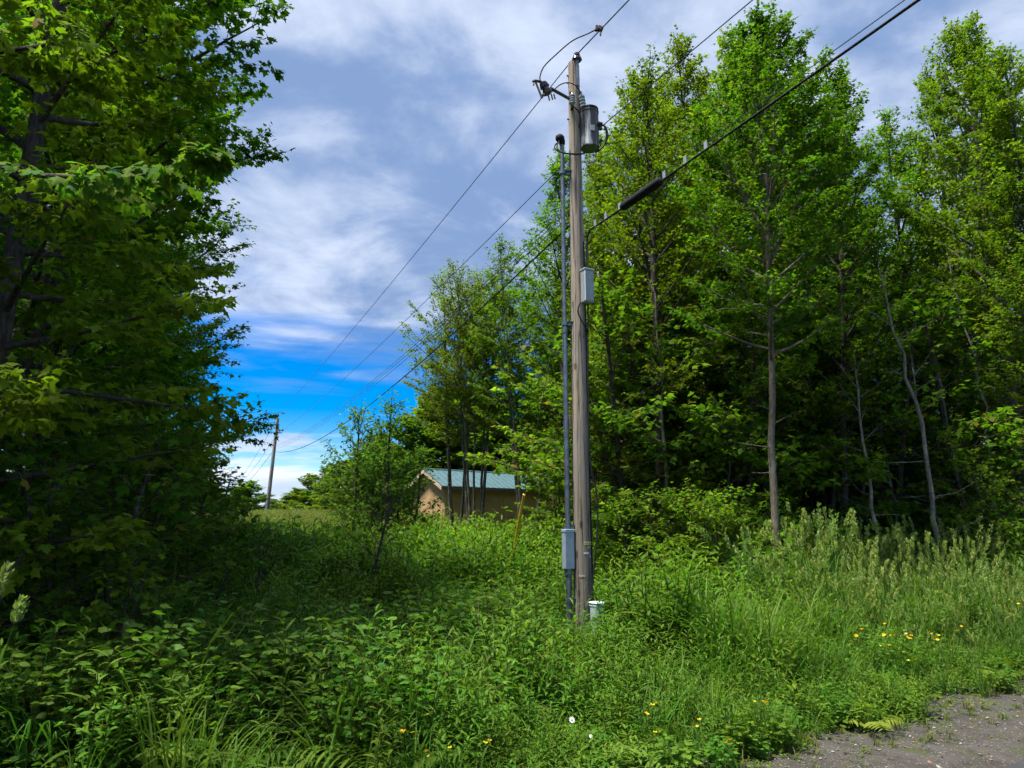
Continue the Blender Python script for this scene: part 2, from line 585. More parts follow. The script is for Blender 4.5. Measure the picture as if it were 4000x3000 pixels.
# ------------------------------------------------------------------ terrain
RD = Vector((0.813, 0.583))       # direction of the road edge
RN = Vector((-0.583, 0.813))      # away from the road, into the weeds
RE = at_z(3200, 3000, 0)          # a point on the edge of the weeds


def udist(x, y):
    return (x - RE.x) * RN.x + (y - RE.y) * RN.y


def sm(v, a, b):
    t = np.clip((v - a) / (b - a), 0, 1)
    return t * t * (3 - 2 * t)


def hgt(x, y):
    x = np.asarray(x, dtype=float)
    y = np.asarray(y, dtype=float)
    left = 1 - sm(x - 0.06 * y, 2.0, 9.0)
    z = sm(y, 13, 46) * (0.35 + 1.0 * left)
    u = udist(x, y)
    off = sm(u, 0.3, 1.5)
    z = z + off * (-0.06 + 0.05 * np.sin(x * 0.9 + 1.0) * np.cos(y * 0.7) + 0.03 * np.sin(x * 2.3 + y * 1.7))
    return z


def hz(x, y):
    return float(hgt(x, y))


def build_ground():
    xs = np.concatenate((np.linspace(-900, -60, 8), np.linspace(-50, 50, 101), np.linspace(60, 900, 8)))
    ys = np.concatenate((np.linspace(-900, -20, 8), np.linspace(-10, 80, 91), np.linspace(100, 1500, 9)))
    X, Y = np.meshgrid(xs, ys)
    Z = hgt(X, Y)
    V = np.stack((X, Y, Z), -1).reshape(-1, 3)
    nx, ny = len(xs), len(ys)
    i = (np.arange(ny - 1)[:, None] * nx + np.arange(nx - 1)[None, :]).ravel()
    Fc = np.stack((i, i + 1, i + nx + 1, i + nx), -1)
    me = np_mesh('ground', V, Fc.ravel(), np.full(len(Fc), 4), smooth=True)
    tag(link('ground', me, M_SOIL), kind='structure')

    def strip(name, u0, u1, z, mat, jag, s0=-60, s1=70, n=260):
        s = np.linspace(s0, s1, n)
        rng = np.random.RandomState(5)
        j = np.convolve(rng.normal(0, 1, n + 8), np.ones(5) / 5, 'same')[4:-4] * jag
        V = []
        for k in range(n):
            for u in (u0, u1 + j[k]):
                V.append((RE.x + RD.x * s[k] + RN.x * u, RE.y + RD.y * s[k] + RN.y * u, z))
        Fc = [(2 * k, 2 * k + 2, 2 * k + 3, 2 * k + 1) for k in range(n - 1)]
        me = bpy.data.meshes.new(name)
        me.from_pydata(V, [], Fc)
        return tag(link(name, me, mat), kind='structure')
    strip('road_shoulder', -1.2, 0.75, 0.008, M_GRAV, 0.16)
    strip('road', -6.5, -0.55, 0.016, M_ASPH, 0.16)


build_ground()

# ------------------------------------------------------------------ foliage toolkit
def tmpl_maple():
    """five lobed maple leaf, unit length, base at origin, tip on +y; triangle fan round the middle"""
    half = [(0.0, 0.0), (0.13, 0.02), (0.34, -0.06), (0.27, 0.12), (0.52, 0.22), (0.44, 0.32), (0.56, 0.52), (0.30, 0.48), (0.20, 0.58), (0.24, 0.76), (0.10, 0.78), (0.0, 1.0)]
    pts = [(x, y) for x, y in half] + [(-x, y) for x, y in half[-2:0:-1]]
    V = [(0, 0.36, 0.05)] + [(x, y, -0.22 * x * x - 0.14 * max(0, y - 0.4) ** 2 + (0.03 if k % 2 else -0.02)) for k, (x, y) in enumerate(pts)]
    n = len(pts)
    Fc = [(0, 1 + k, 1 + (k + 1) % n) for k in range(n)]
    return np.array(V), np.array(Fc)


def tmpl_star():
    """coarse three to five pointed leaf for trees farther off"""
    pts = [(0, 0), (0.30, 0.05), (0.48, 0.45), (0.2, 0.5), (0, 1.0), (-0.2, 0.5), (-0.48, 0.45), (-0.30, 0.05)]
    V = [(x, y, -0.3 * x * x - 0.1 * y * y) for x, y in pts]
    Fc = [(0, 1, 3), (1, 2, 3), (0, 3, 5), (3, 4, 5), (0, 5, 7), (5, 6, 7)]
    return np.array(V), np.array(Fc)


def tmpl_oval():
    V = [(0, 0, 0), (0.24, 0.3, -0.03), (0.25, 0.62, -0.06), (0, 1.0, -0.16), (-0.25, 0.62, -0.06), (-0.24, 0.3, -0.03), (0, 0.5, 0.0)]
    Fc = [(0, 1, 6), (1, 2, 6), (2, 3, 6), (3, 4, 6), (4, 5, 6), (5, 0, 6)]
    return np.array(V), np.array(Fc)


def tmpl_lance(w=0.13):
    V = [(0, 0, 0), (w, 0.35, 0.03), (-w, 0.35, 0.03), (w * 0.8, 0.68, -0.05), (-w * 0.8, 0.68, -0.05), (0, 1.0, -0.24), (0, 0.36, 0), (0, 0.68, -0.08)]
    Fc = [(0, 1, 6), (0, 6, 2), (1, 3, 7), (1, 7, 6), (6, 7, 4), (6, 4, 2), (3, 5, 7), (7, 5, 4)]
    return np.array(V), np.array(Fc)


def tmpl_maple10():
    pts = [(0, 0), (0.36, -0.03), (0.26, 0.18), (0.57, 0.42), (0.27, 0.50), (0.0, 1.0), (-0.27, 0.50), (-0.57, 0.42), (-0.26, 0.18), (-0.36, -0.03)]
    V = [(0, 0.34, 0.05)] + [(x, y, -0.22 * x * x - 0.14 * max(0, y - 0.4) ** 2) for x, y in pts]
    return np.array(V), np.array([(0, 1 + k, 1 + (k + 1) % 10) for k in range(10)])


def tmpl_kite():
    V = [(0, 0, 0), (0.42, 0.38, -0.06), (0, 1.0, -0.12), (-0.42, 0.38, -0.06), (0.13, 0.5, 0.02), (-0.13, 0.5, 0.02)]
    return np.array(V), np.array([(0, 1, 4), (0, 4, 5), (4, 2, 5), (0, 5, 3)])


T_KITE = tmpl_kite()
T_M10 = tmpl_maple10()
T_MAPLE, T_STAR, T_OVAL, T_LANCE = tmpl_maple(), tmpl_star(), tmpl_oval(), tmpl_lance()
T_NARROW = tmpl_lance(0.085)


def unit(a):
    return a / np.maximum(np.linalg.norm(a, axis=-1, keepdims=True), 1e-9)


def leaf_arrays(pos, tip, nrm, size, tmpl, cols):
    """returns V, faces, cols for many leaves"""
    tip = unit(tip)
    nrm = nrm - tip * np.sum(nrm * tip, -1, keepdims=True)
    nrm = unit(nrm)
    side = np.cross(tip, nrm)
    TV, TF = tmpl
    n, k = len(pos), len(TV)
    s = np.asarray(size).reshape(-1, 1, 1)
    V = pos[:, None, :] + s * (TV[None, :, 0:1] * side[:, None, :] + TV[None, :, 1:2] * tip[:, None, :] + TV[None, :, 2:3] * nrm[:, None, :])
    Fc = (TF[None] + (np.arange(n) * k)[:, None, None]).reshape(-1, 3)
    C = np.repeat(cols, k, axis=0)
    return V.reshape(-1, 3), Fc, C


class Geo:
    """numpy triangle soup with colours"""
    def __init__(self):
        self.V, self.F, self.C, self.n = [], [], [], 0

    def add(self, V, Fc, C):
        self.V.append(V)
        self.F.append(Fc + self.n)
        self.C.append(np.broadcast_to(C, V.shape) if np.ndim(C) == 1 else C)
        self.n += len(V)

    def ribbon(self, pts, widths, side, C):
        """flat blade along pts"""
        P = np.asarray(pts, dtype=float)
        w = np.asarray(widths, dtype=float)[:, None]
        sd_ = np.asarray(side, dtype=float)
        L, Rr = P - sd_ * w, P + sd_ * w
        V = np.stack((L, Rr), 1).reshape(-1, 3)
        i = np.arange(len(P) - 1) * 2
        Fc = np.concatenate((np.stack((i, i + 1, i + 3), -1), np.stack((i, i + 3, i + 2), -1)))
        self.add(V, Fc, np.asarray(C, dtype=float))

    def mesh(self, name):
        V = np.concatenate(self.V)
        Fc = np.concatenate(self.F)
        C = np.concatenate(self.C)
        return np_mesh(name, V, Fc.ravel(), np.full(len(Fc), 3), C)


def tubes_mesh(name, tubes):
    """tubes: list of (points (n,3), radii (n,), sides)"""
    Vs, Fs, off = [], [], 0
    for P, r, sides in tubes:
        P = np.asarray(P, dtype=float)
        r = np.asarray(r, dtype=float)
        n = len(P)
        t = unit(np.gradient(P, axis=0))
        ref = np.array((0.0, 0.0, 1.0)) if abs(t[0, 2]) < 0.8 else np.array((1.0, 0.0, 0.0))
        a = unit(np.cross(t, ref))
        b = np.cross(t, a)
        w = np.arange(sides) * 2 * np.pi / sides
        V = P[:, None] + r[:, None, None] * (a[:, None] * np.cos(w)[None, :, None] + b[:, None] * np.sin(w)[None, :, None])
        i = (np.arange(n - 1)[:, None] * sides + np.arange(sides)[None]).ravel()
        j = (np.arange(n - 1)[:, None] * sides + ((np.arange(sides) + 1) % sides)[None]).ravel()
        Fs.append(np.stack((i, j, j + sides, i + sides), -1) + off)
        Vs.append(V.reshape(-1, 3))
        off += n * sides
    V = np.concatenate(Vs)
    Fc = np.concatenate(Fs)
    return np_mesh(name, V, Fc.ravel(), np.full(len(Fc), 4), smooth=True)


def interp(P, s):
    """point at fraction s along polyline P"""
    x = s * (len(P) - 1)
    i = min(int(x), len(P) - 2)
    f = x - i
    return P[i] * (1 - f) + P[i + 1] * f


def gen_tree(seed, H, R, base=0.3, nl=26, r0=0.14, lean=(0, 0), wander=0.12, upright=0.55, elev=(12, 62), leaf=0.10, dens=1.0,
             tmpl=None, col=(0.060, 0.115, 0.012), col2=(0.105, 0.150, 0.014), sub_gap=0.30, leaf_gap=0.055, stems=1, spread=0.25,
             side=None, lowfull=0.5, droop=0.35, new=0.03, dead_below=0, extra=None, sides=9, subk=0.40):
    """returns (wood mesh, leaf mesh); side=(angle, amount) makes limbs longer to one side"""
    tmpl = tmpl or T_STAR
    rng = np.random.RandomState(seed)
    tubes, subs = [], []          # subs: (p0, p1, p2)
    for sidx in range(stems):
        hs = H * (1 if sidx == 0 else rng.uniform(0.75, 0.98))
        rs = r0 * (1 if sidx == 0 else rng.uniform(0.6, 0.9))
        n = 16
        t = np.linspace(0, 1, n)
        if stems > 1:
            az = 2 * np.pi * sidx / stems + rng.uniform(-.5, .5)
            b0 = np.array((math.cos(az), math.sin(az))) * 0.12
            sp = np.array((math.cos(az), math.sin(az))) * spread * rng.uniform(.6, 1.3) * hs * 0.3
        else:
            b0 = np.zeros(2)
            sp = np.zeros(2)
        T = np.zeros((n, 3))
        wx, wy = np.cumsum(rng.normal(0, 1, n)), np.cumsum(rng.normal(0, 1, n))
        wx -= wx[0]
        wy -= wy[0]
        amp = wander * H / 30
        T[:, 0] = b0[0] + lean[0] * t ** 1.15 + sp[0] * t + wx * amp * 0.35
        T[:, 1] = b0[1] + lean[1] * t ** 1.15 + sp[1] * t + wy * amp * 0.35
        T[:, 2] = hs * t
        T[0, 2] = -0.15
        rad = rs * (1 - t) ** 0.75 + 0.012
        rad[0] *= 1.25
        tubes.append((T, rad, sides))
        nls = max(4, int(nl / stems ** 0.7))
        az = rng.uniform(0, 6.28)
        for k in range(nls):
            tt = base + (0.985 - base) * ((k + rng.uniform(-.3, .3)) / nls)
            tt = min(max(tt, base), 0.985)
            tp = (tt - base) / (1 - base)
            az += 2.4 + rng.uniform(-.5, .5)
            L = R * (max(0.02, 1 - tp) ** 0.62) * (lowfull + (1 - lowfull) * min(1, tp / 0.35)) * rng.uniform(0.65, 1.15) + 0.25
            if side:
                L *= 1 + side[1] * math.cos(az - side[0])
            p = interp(T, tt)
            e = R_(elev[0] + (elev[1] - elev[0]) * tp + rng.uniform(-12, 12))
            d = np.array((math.cos(az) * math.cos(e), math.sin(az) * math.cos(e), math.sin(e)))
            m = max(4, int(L / 0.35))
            P = [p]
            for q in range(m):
                d = d + np.array((rng.normal(0, .12), rng.normal(0, .12), upright * 0.22 + rng.normal(0, .08))) * (L / m)
                d = d / np.linalg.norm(d)
                P.append(P[-1] + d * L / m)
            P = np.array(P)
            rl = max(0.006, min(rad[int(tt * (n - 1))] * 0.6, (0.010 + 0.014 * L) * min(1, max(.4, H / 9))))
            tubes.append((P, np.linspace(rl, 0.005, m + 1), 5))
            ns = max(3, int(L / sub_gap))
            for q in range(ns):
                s = 0.18 + 0.82 * (q + rng.uniform(0, 1)) / ns
                p0 = interp(P, min(s, 1.0))
                dl = unit(interp(P, min(1, s + .1)) - interp(P, max(0, s - .1)))
                sa = rng.choice((-1, 1))
                hor = unit(np.cross(dl, (0, 0, 1.0)) + 1e-6)
                dd = unit(dl * rng.uniform(.4, .9) + hor * sa * rng.uniform(.4, 1.0) + np.array((0, 0, rng.uniform(-.25, .35))))
                sl = (0.22 + subk * (1.15 - s) * L) * rng.uniform(.6, 1.2)
                p1 = p0 + dd * sl * .5
                p2 = p1 + unit(dd + np.array((rng.normal(0, .25), rng.normal(0, .25), rng.uniform(-.25, .3)))) * sl * .5
                subs.append((p0, p1, p2))
            subs.append((P[-2], P[-1], P[-1] + d * 0.25))
        subs.append((T[-3], T[-2], T[-1]))
        subs.append((T[-2], T[-1], T[-1] + np.array((0, 0, .25))))
        for _ in range(dead_below):
            tt = rng.uniform(base * .35, base)
            p = interp(T, tt)
            a2 = rng.uniform(0, 6.28)
            L = rng.uniform(.3, 1.1)
            d = np.array((math.cos(a2), math.sin(a2), rng.uniform(-.1, .5)))
            tubes.append((np.array((p, p + d * L * .5, p + d * L + np.array((0, 0, rng.uniform(-.1, .2))))), np.array((.012, .008, .003)), 4))
    for P in (extra or []):
        P = np.array(P, dtype=float)
        L = np.linalg.norm(np.diff(P, axis=0), axis=1).sum()
        tubes.append((P, np.linspace(0.012 + 0.012 * L, 0.004, len(P)), 5))
        ns = int(L / sub_gap) + 2
        for q in range(ns):
            s = 0.12 + 0.88 * (q + rng.uniform(0, 1)) / ns
            p0 = interp(P, min(s, 1.0))
            dl = unit(interp(P, min(1, s + .1)) - interp(P, max(0, s - .1)))
            hor = unit(np.cross(dl, (0, 0, 1.0)) + 1e-6)
            dd = unit(dl * .7 + hor * rng.choice((-1, 1)) * rng.uniform(.4, 1) + np.array((0, 0, rng.uniform(-.2, .2))))
            sl = (0.2 + .3 * (1.1 - s) * L) * rng.uniform(.6, 1.2)
            subs.append((p0, p0 + dd * sl * .5, p0 + dd * sl + np.array((0, 0, rng.uniform(-.1, .05)))))
    S = np.array(subs)
    for a in S:
        tubes.append((a, np.array((.006, .0045, .002)), 3))
    wood = tubes_mesh('trunk', tubes)
    ln = np.linalg.norm(S[:, 1] - S[:, 0], axis=1) + np.linalg.norm(S[:, 2] - S[:, 1], axis=1)
    cnt = np.maximum(3, (ln / leaf_gap * dens * rng.uniform(.6, 1.4, len(S))).astype(int))
    idx = np.repeat(np.arange(len(S)), cnt)
    N = len(idx)
    s = rng.uniform(0.12, 1.05, (N, 1))
    pos = S[idx, 0] * (1 - s) ** 2 + 2 * s * (1 - s) * S[idx, 1] + s * s * S[idx, 2]
    out = unit(S[idx, 2] - S[idx, 0])
    rad_ = rng.normal(0, 1, (N, 3))
    rad_[:, 2] *= 0.35
    rad_ = unit(rad_)
    pos = pos + rad_ * leaf * rng.uniform(0.15, 0.95, (N, 1)) + np.array((0, 0, -0.02))
    tip = unit(rad_ * 0.8 + out * 0.55 + np.array((0, 0, -droop)) + rng.normal(0, .15, (N, 3)))
    nrm = unit(np.array((0, 0, 1.0)) + rng.normal(0, 0.42, (N, 3)))
    size = leaf * rng.uniform(0.45, 1.25, N)
    cv = rng.uniform(0, 1, len(S))[idx]
    cm = (np.clip(0.55 * cv + 0.45 * rng.uniform(0, 1, N), 0, 1) ** 1.3)[:, None]
    C = np.array(col) * (1 - cm) + np.array(col2) * cm
    C = C * rng.uniform(0.7, 1.3, (N, 1)) * (0.75 + 0.5 * rng.uniform(0, 1, len(S))[idx])[:, None]
    fl = rng.uniform(0, 1, N) < new
    C[fl] = np.array((0.16, 0.115, 0.02)) * rng.uniform(.7, 1.2, (fl.sum(), 1))
    V, Fc, CC = leaf_arrays(pos, tip, nrm, size, tmpl, C)
    me = np_mesh('crown', V, Fc.ravel(), np.full(len(Fc), 3), CC)
    return wood, me


def plant_tree(name, meshes, loc, label, cat='tree', group=None, bark=None, leafm=None, rotz=0.0, scale=1.0):
    o = empty(name, loc, label, cat, group)
    link('trunk', meshes[0], bark or M_BARK, o)
    c = link('crown', meshes[1], leafm or M_LEAF, o)
    c['kind'] = 'stuff'
    o.rotation_euler = (0, 0, rotz)
    o.scale = scale if hasattr(scale, '__len__') else (scale,) * 3
    return o


def again(src, px, py_top, d, rotz, label, group=None, fat=1.0, src_h=None):
    """copy of a tree scaled so that its top reaches the pixel at distance d"""
    p = at(px, py_top, d)
    g = hz(p.x, p.y)
    k = (p.z - g) / src_h
    o = copy_thing(src, (p.x, p.y, g), rotz, (k * fat, k * fat, k))
    o['label'] = label
    if group:
        o['group'] = group
    elif 'group' in o:
        del o['group']
    return o


# ------------------------------------------------------------------ shed
def build_shed():
    c0 = at(1738, 1895, 35.0)                       # near eave corner
    a = R_(38)
    ux = Vector((math.cos(a), math.sin(a), 0))      # along the long wall, going right and away
    uy = Vector((-math.sin(a), math.cos(a), 0))     # across, going left and away
    L, W = 8.4, 3.0
    g = hz(c0.x, c0.y) - 0.15
    eave = c0.z
    o = empty('shed', (c0.x, c0.y, g), 'small unfinished chipboard shed with a green metal gable roof behind the saplings', 'shed')
    M = Matrix.Translation(Vector((0, 0, 0))) @ Matrix((ux, uy, Vector((0, 0, 1)))).transposed().to_4x4()
    o.matrix_basis = Matrix.Translation(Vector((c0.x, c0.y, g))) @ M
    h = eave - g
    rise = 0.78
    # inner frame core so that the joints are dark, not open
    core = MB()
    core.box((L / 2, W / 2, h / 2 + 0.02), (L - 0.04, W - 0.04, h - 0.06))
    core.build('wall_core', M_FASCIA, o, smooth=False)
    nx = 7
    pw = L / nx
    hs = [0, 1.22, h]
    for i in range(nx):
        for j in range(2):
            z0, z1 = hs[j], hs[j + 1]
            if z1 - z0 < 0.1:
                continue
            b = MB()
            b.box((pw * (i + .5), -0.004 + 0.003 * ((i + j) % 2), (z0 + z1) / 2), (pw - 0.02, 0.03, z1 - z0 - 0.018))
            b.build('sheathing_panel', M_OSB, o, smooth=False)
    for i in range(3):
        for j in range(2):
            z0, z1 = hs[j], hs[j + 1]
            b = MB()
            b.box((-0.004 + 0.003 * ((i + j) % 2), W / 3 * (i + .5), (z0 + z1) / 2), (0.03, W / 3 - 0.02, z1 - z0 - 0.018))
            b.build('sheathing_panel', M_OSB, o, smooth=False)
    for xx in (0.0, L - 0.03):
        b = MB()
        y0, y1, ym = 0.0, W, W / 2
        V = [(xx - .01, y0, h), (xx - .01, y1, h), (xx - .01, ym, h + rise), (xx + .03, y0, h), (xx + .03, y1, h), (xx + .03, ym, h + rise)]
        b.add(V, [(0, 2, 1), (3, 4, 5), (0, 1, 4, 3), (1, 2, 5, 4), (2, 0, 3, 5)])
        b.build('gable_panel', M_OSB, o, smooth=False)
    b = MB()
    b.box((0.03, -0.025, h / 2), (0.10, 0.02, h - 0.02))
    b.build('corner_board', M_TRIM, o, smooth=False)
    # roof
    ov, eo = 0.35, 0.25
    sl = rise / (W / 2)
    for s in (-1, 1):
        y_e = W / 2 + s * (W / 2 + eo)
        z_e = h - eo * sl
        z_r = h + rise
        t = 0.05
        b = MB()
        V = []
        for xx in (-ov, L + ov):
            V += [(xx, y_e, z_e + .03), (xx, W / 2, z_r + .03), (xx, W / 2, z_r + .03 + t), (xx, y_e, z_e + .03 + t)]
        b.add(V, [(0, 1, 2, 3), (7, 6, 5, 4), (0, 3, 7, 4), (3, 2, 6, 7), (0, 4, 5, 1), (1, 5, 6, 2)])
        roof = b.build('roof_slope', M_ROOF, o, smooth=False)
        nrib = 27
        for k in range(nrib):
            xx = -ov + 0.02 + (L + 2 * ov - 0.04) * k / (nrib - 1)
            r = MB()
            w2 = 0.018
            zz = .03 + t
            V = []
            for x2 in (xx - w2, xx + w2):
                V += [(x2, y_e, z_e + zz - .004), (x2, W / 2 + s * .02, z_r + zz - .02), (x2, W / 2 + s * .02, z_r + zz + .012), (x2, y_e, z_e + zz + .026)]
            r.add(V, [(0, 1, 2, 3), (7, 6, 5, 4), (0, 3, 7, 4), (3, 2, 6, 7), (0, 4, 5, 1), (1, 5, 6, 2)])
            r.build('roof_rib', M_ROOF, roof, smooth=False)
        b = MB()
        b.box((L / 2, y_e + s * 0.012, z_e - 0.03), (L + 2 * ov - .02, 0.022, 0.15))
        b.build('fascia_board', M_FASCIA, o, smooth=False)
        for xx in (-ov - 0.012, L + ov + .012):
            b = MB()
            V = []
            for x2 in (xx - .012, xx + .012):
                V += [(x2, y_e, z_e - .13), (x2, W / 2, z_r - .13), (x2, W / 2, z_r + .025), (x2, y_e, z_e + .025)]
            b.add(V, [(0, 1, 2, 3), (7, 6, 5, 4), (0, 3, 7, 4), (3, 2, 6, 7), (0, 4, 5, 1), (1, 5, 6, 2)])
            b.build('barge_board', M_TRIM, o, smooth=False)
    b = MB()
    b.tube([(-ov, W / 2, h + rise + .085), (L + ov, W / 2, h + rise + .085)], .05, 8)
    b.build('ridge_cap', M_ROOF, o)


build_shed()

# ------------------------------------------------------------------ utility poles and their lines
PX, PY = 1.02, 10.5               # foot of the near pole
PZ0 = hz(PX, PY)
PTOP = at(2240, 248, PY).z


def pole_r(z):
    return 0.145 + (0.092 - 0.145) * (z / PTOP)


def pole_shaft(b, x, y, z0, z1, ra, rb, sides=28, n=40, seed=1, lean=(0, 0)):
    rng = np.random.RandomState(seed)
    vs, fs = [], []
    lump = np.convolve(rng.normal(0, 1, n + 5), np.ones(3) / 3, 'same')
    ang = rng.normal(0, .006, sides)
    for i in range(n):
        t = i / (n - 1)
        r = ra + (rb - ra) * t
        for k in range(sides):
            w = 2 * math.pi * k / sides
            rr = r * (1 + ang[k] + 0.008 * lump[i] + rng.normal(0, .004))
            vs.append((x + lean[0] * t + rr * math.cos(w), y + lean[1] * t + rr * math.sin(w), z0 + (z1 - z0) * t - (0.05 * (math.cos(w) > .5) * (i == n - 1))))
    for i in range(n - 1):
        for k in range(sides):
            k2 = (k + 1) % sides
            fs.append((i * sides + k, i * sides + k2, (i + 1) * sides + k2, (i + 1) * sides + k))
    fs.append(tuple((n - 1) * sides + k for k in range(sides)))
    b.add(vs, fs)


def build_main_pole():
    o = empty('utility_pole', (PX, PY, PZ0), 'tall weathered wooden utility pole standing in the weeds by the road', 'utility pole')
    b = MB()
    pole_shaft(b, 0, 0, -0.3, PTOP - PZ0, 0.147, 0.092)
    b.build('shaft', M_POLE, o, angle=60)

    def on_pole(px, py, lift=0.0):
        """point on the camera side of the pole surface, local to the pole"""
        z = at(px, py, PY - .14).z
        r = pole_r(z) + lift
        dx = at(px, py, PY - r).x - PX
        dx = max(-r * .98, min(r * .98, dx))
        return Vector((dx, -math.sqrt(max(0, r * r - dx * dx)), z - PZ0)), r

    def plate(name, px, py, w, hh, mat, parent, lift=0.006):
        p, r = on_pole(px, py, lift)
        a0 = math.atan2(p.y, p.x)
        m = 6
        vs = []
        for rr in (r, r - .005):
            for k in range(m + 1):
                a = a0 + (k / m - .5) * w / r
                for zz in (-hh / 2, hh / 2):
                    vs.append((rr * math.cos(a), rr * math.sin(a), p.z + zz))
        f = []
        q = 2 * (m + 1)
        for k in range(m):
            f.append((2 * k, 2 * k + 2, 2 * k + 3, 2 * k + 1))
            f.append((q + 2 * k, q + 2 * k + 1, q + 2 * k + 3, q + 2 * k + 2))
            f.append((2 * k, q + 2 * k, q + 2 * k + 2, 2 * k + 2))
            f.append((2 * k + 1, 2 * k + 3, q + 2 * k + 3, q + 2 * k + 1))
        f += [(0, 1, q + 1, q), (2 * m, q + 2 * m, q + 2 * m + 1, 2 * m + 1)]
        bb = MB()
        bb.add(vs, f)
        return bb.build(name, mat, parent, smooth=False), a0, r, p

    t, a0, r, p = plate('number_tag', 2300, 2123, 0.135, 0.042, M_TAGY, o)
    t['label'] = 'yellow pole tag with black characters'
    strip, *_ = plate('tag_rim', 2300, 2117.5, 0.136, 0.007, M_TAGW, o, 0.008)
    # characters of the tag as flat print
    txt = '77-410'
    for i, ch in enumerate(txt):
        cu = bpy.data.curves.new('character', 'FONT')
        cu.body = ch
        cu.size = 0.036
        cu.align_x = 'CENTER'
        cu.align_y = 'CENTER'
        cu.extrude = 0.0006
        tmp = bpy.data.objects.new('tmp', cu)
        me = bpy.data.meshes.new_from_object(tmp)
        bpy.data.objects.remove(tmp)
        co = link('character', me, M_INK, t)
        a = a0 + (i - 2.5) * 0.0205 / r
        co.matrix_local = Matrix.Translation(Vector((math.cos(a) * (r + .0015), math.sin(a) * (r + .0015), p.z - .003))) @ Matrix.Rotation(a + math.pi / 2, 4, 'Z') @ Matrix.Rotation(math.pi / 2, 4, 'X')
    plate('white_tag', 2292, 2161, 0.085, 0.022, M_TAGW, o)
    plate('pole_nail', 2302, 2138, 0.02, 0.022, M_TAGW, o)
    plate('pole_nail', 2306, 2174, 0.018, 0.024, M_TAGW, o)
    plate('orange_marker', 2268, 2254, 0.05, 0.02, M_ORANGE, o)
    plate('metal_band', 2273, 2250, 0.09, 0.008, M_TAGW, o, .008)
    # pole top pin with insulator
    b = MB()
    b.box((0.05, -0.095, at(2251, 285, PY).z - PZ0 - .02), (0.05, 0.025, 0.55))
    b.build('pin_bracket', M_STEEL, o, smooth=False)
    zi = at(2251, 240, PY).z - PZ0
    b = MB()
    b.lathe((0.05, -0.06, zi - .1), (0, 0, 1), [(0, .02), (.05, .022), (.055, .06), (.085, .085), (.12, .075), (.13, .045), (.15, .04), (.16, .055), (.20, .05), (.215, .03)])
    b.build('pin_insulator', M_PORC, o)
    # old bolts and stubs on the left side
    for py in (300, 328, 470):
        z = at(2222, py, PY).z - PZ0
        b = MB()
        b.tube([(-pole_r(z + PZ0) + .01, -.02, z), (-pole_r(z + PZ0) - .025, -.03, z)], .014, 8)
        b.build('bolt', M_RUST, o)
    # ground wire moulding on the right side
    b = MB()
    pts = []
    for k in range(24):
        z = 0.15 + k * (6.0 - .15) / 23
        rr = pole_r(z + PZ0)
        a = R_(-32)
        pts.append((math.cos(a) * (rr + .006), math.sin(a) * (rr + .006), z))
    b.tube(pts, .012, 6)
    b.build('ground_wire', M_BLACK, o)
    return o


build_main_pole()


def sag_pts(a, b, sag, n=40):
    a, b = Vector(a), Vector(b)
    return [a.lerp(b, k / (n - 1)) - Vector((0, 0, 4 * sag * (k / (n - 1)) * (1 - k / (n - 1)))) for k in range(n)]


def wire(name, pts, r, mat, label, cat='cable', group=None, sides=6):
    b = MB()
    b.tube(pts, r, sides)
    o = b.build(name, mat, None)
    return tag(o, label, cat, group)


P2 = at(1085, 1632, 56.0)         # top of the second pole
P2x, P2y = P2.x, P2.y
P3 = at(908, 1893, 135.0)
ND = Vector((0.469, -0.883, 0))    # line direction towards and past the camera


def far_pole(name, top, label, hgt_, bracket=True):
    g = hz(top.x, top.y)
    o = empty(name, (top.x, top.y, g), label, 'utility pole')
    b = MB()
    H = top.z - g
    lean = (0.0, 0)
    pole_shaft(b, -0.45, 0, -0.2, H, 0.17, 0.12, 14, 14, 4, (0.45, 0))
    b.build('shaft', M_POLEF, o, angle=60)
    b = MB()
    b.lathe((0, 0, H), (0, 0, 1), [(0, .03), (.1, .03), (.12, .1), (.2, .12), (.26, .05), (.32, .06), (.36, .03)], 10)
    b.build('pin_insulator', M_PORC, o)
    if bracket:
        zb = at(1085, 1680, top.y).z - g
        b = MB()
        b.tube([(-.05, -.05, zb), (.45, -.1, zb - .02)], .04, 6)
        b.tube([(-.08, -.05, zb - .35), (.3, -.1, zb - .03)], .03, 6)
        b.build('bracket', M_RUST, o)
        b = MB()
        b.lathe((.48, -.1, zb - .1), (0, 0, 1), [(0, .05), (.06, .09), (.12, .05), (.2, .03)], 10)
        b.build('spool_insulator', M_PORC, o)
    return o


far_pole('utility_pole', P2, 'grey utility pole rising from the pale grass at left, leaning right', 9)
far_pole('utility_pole', P3, 'tiny distant utility pole beside the rounded tree at the far left', 9, False)


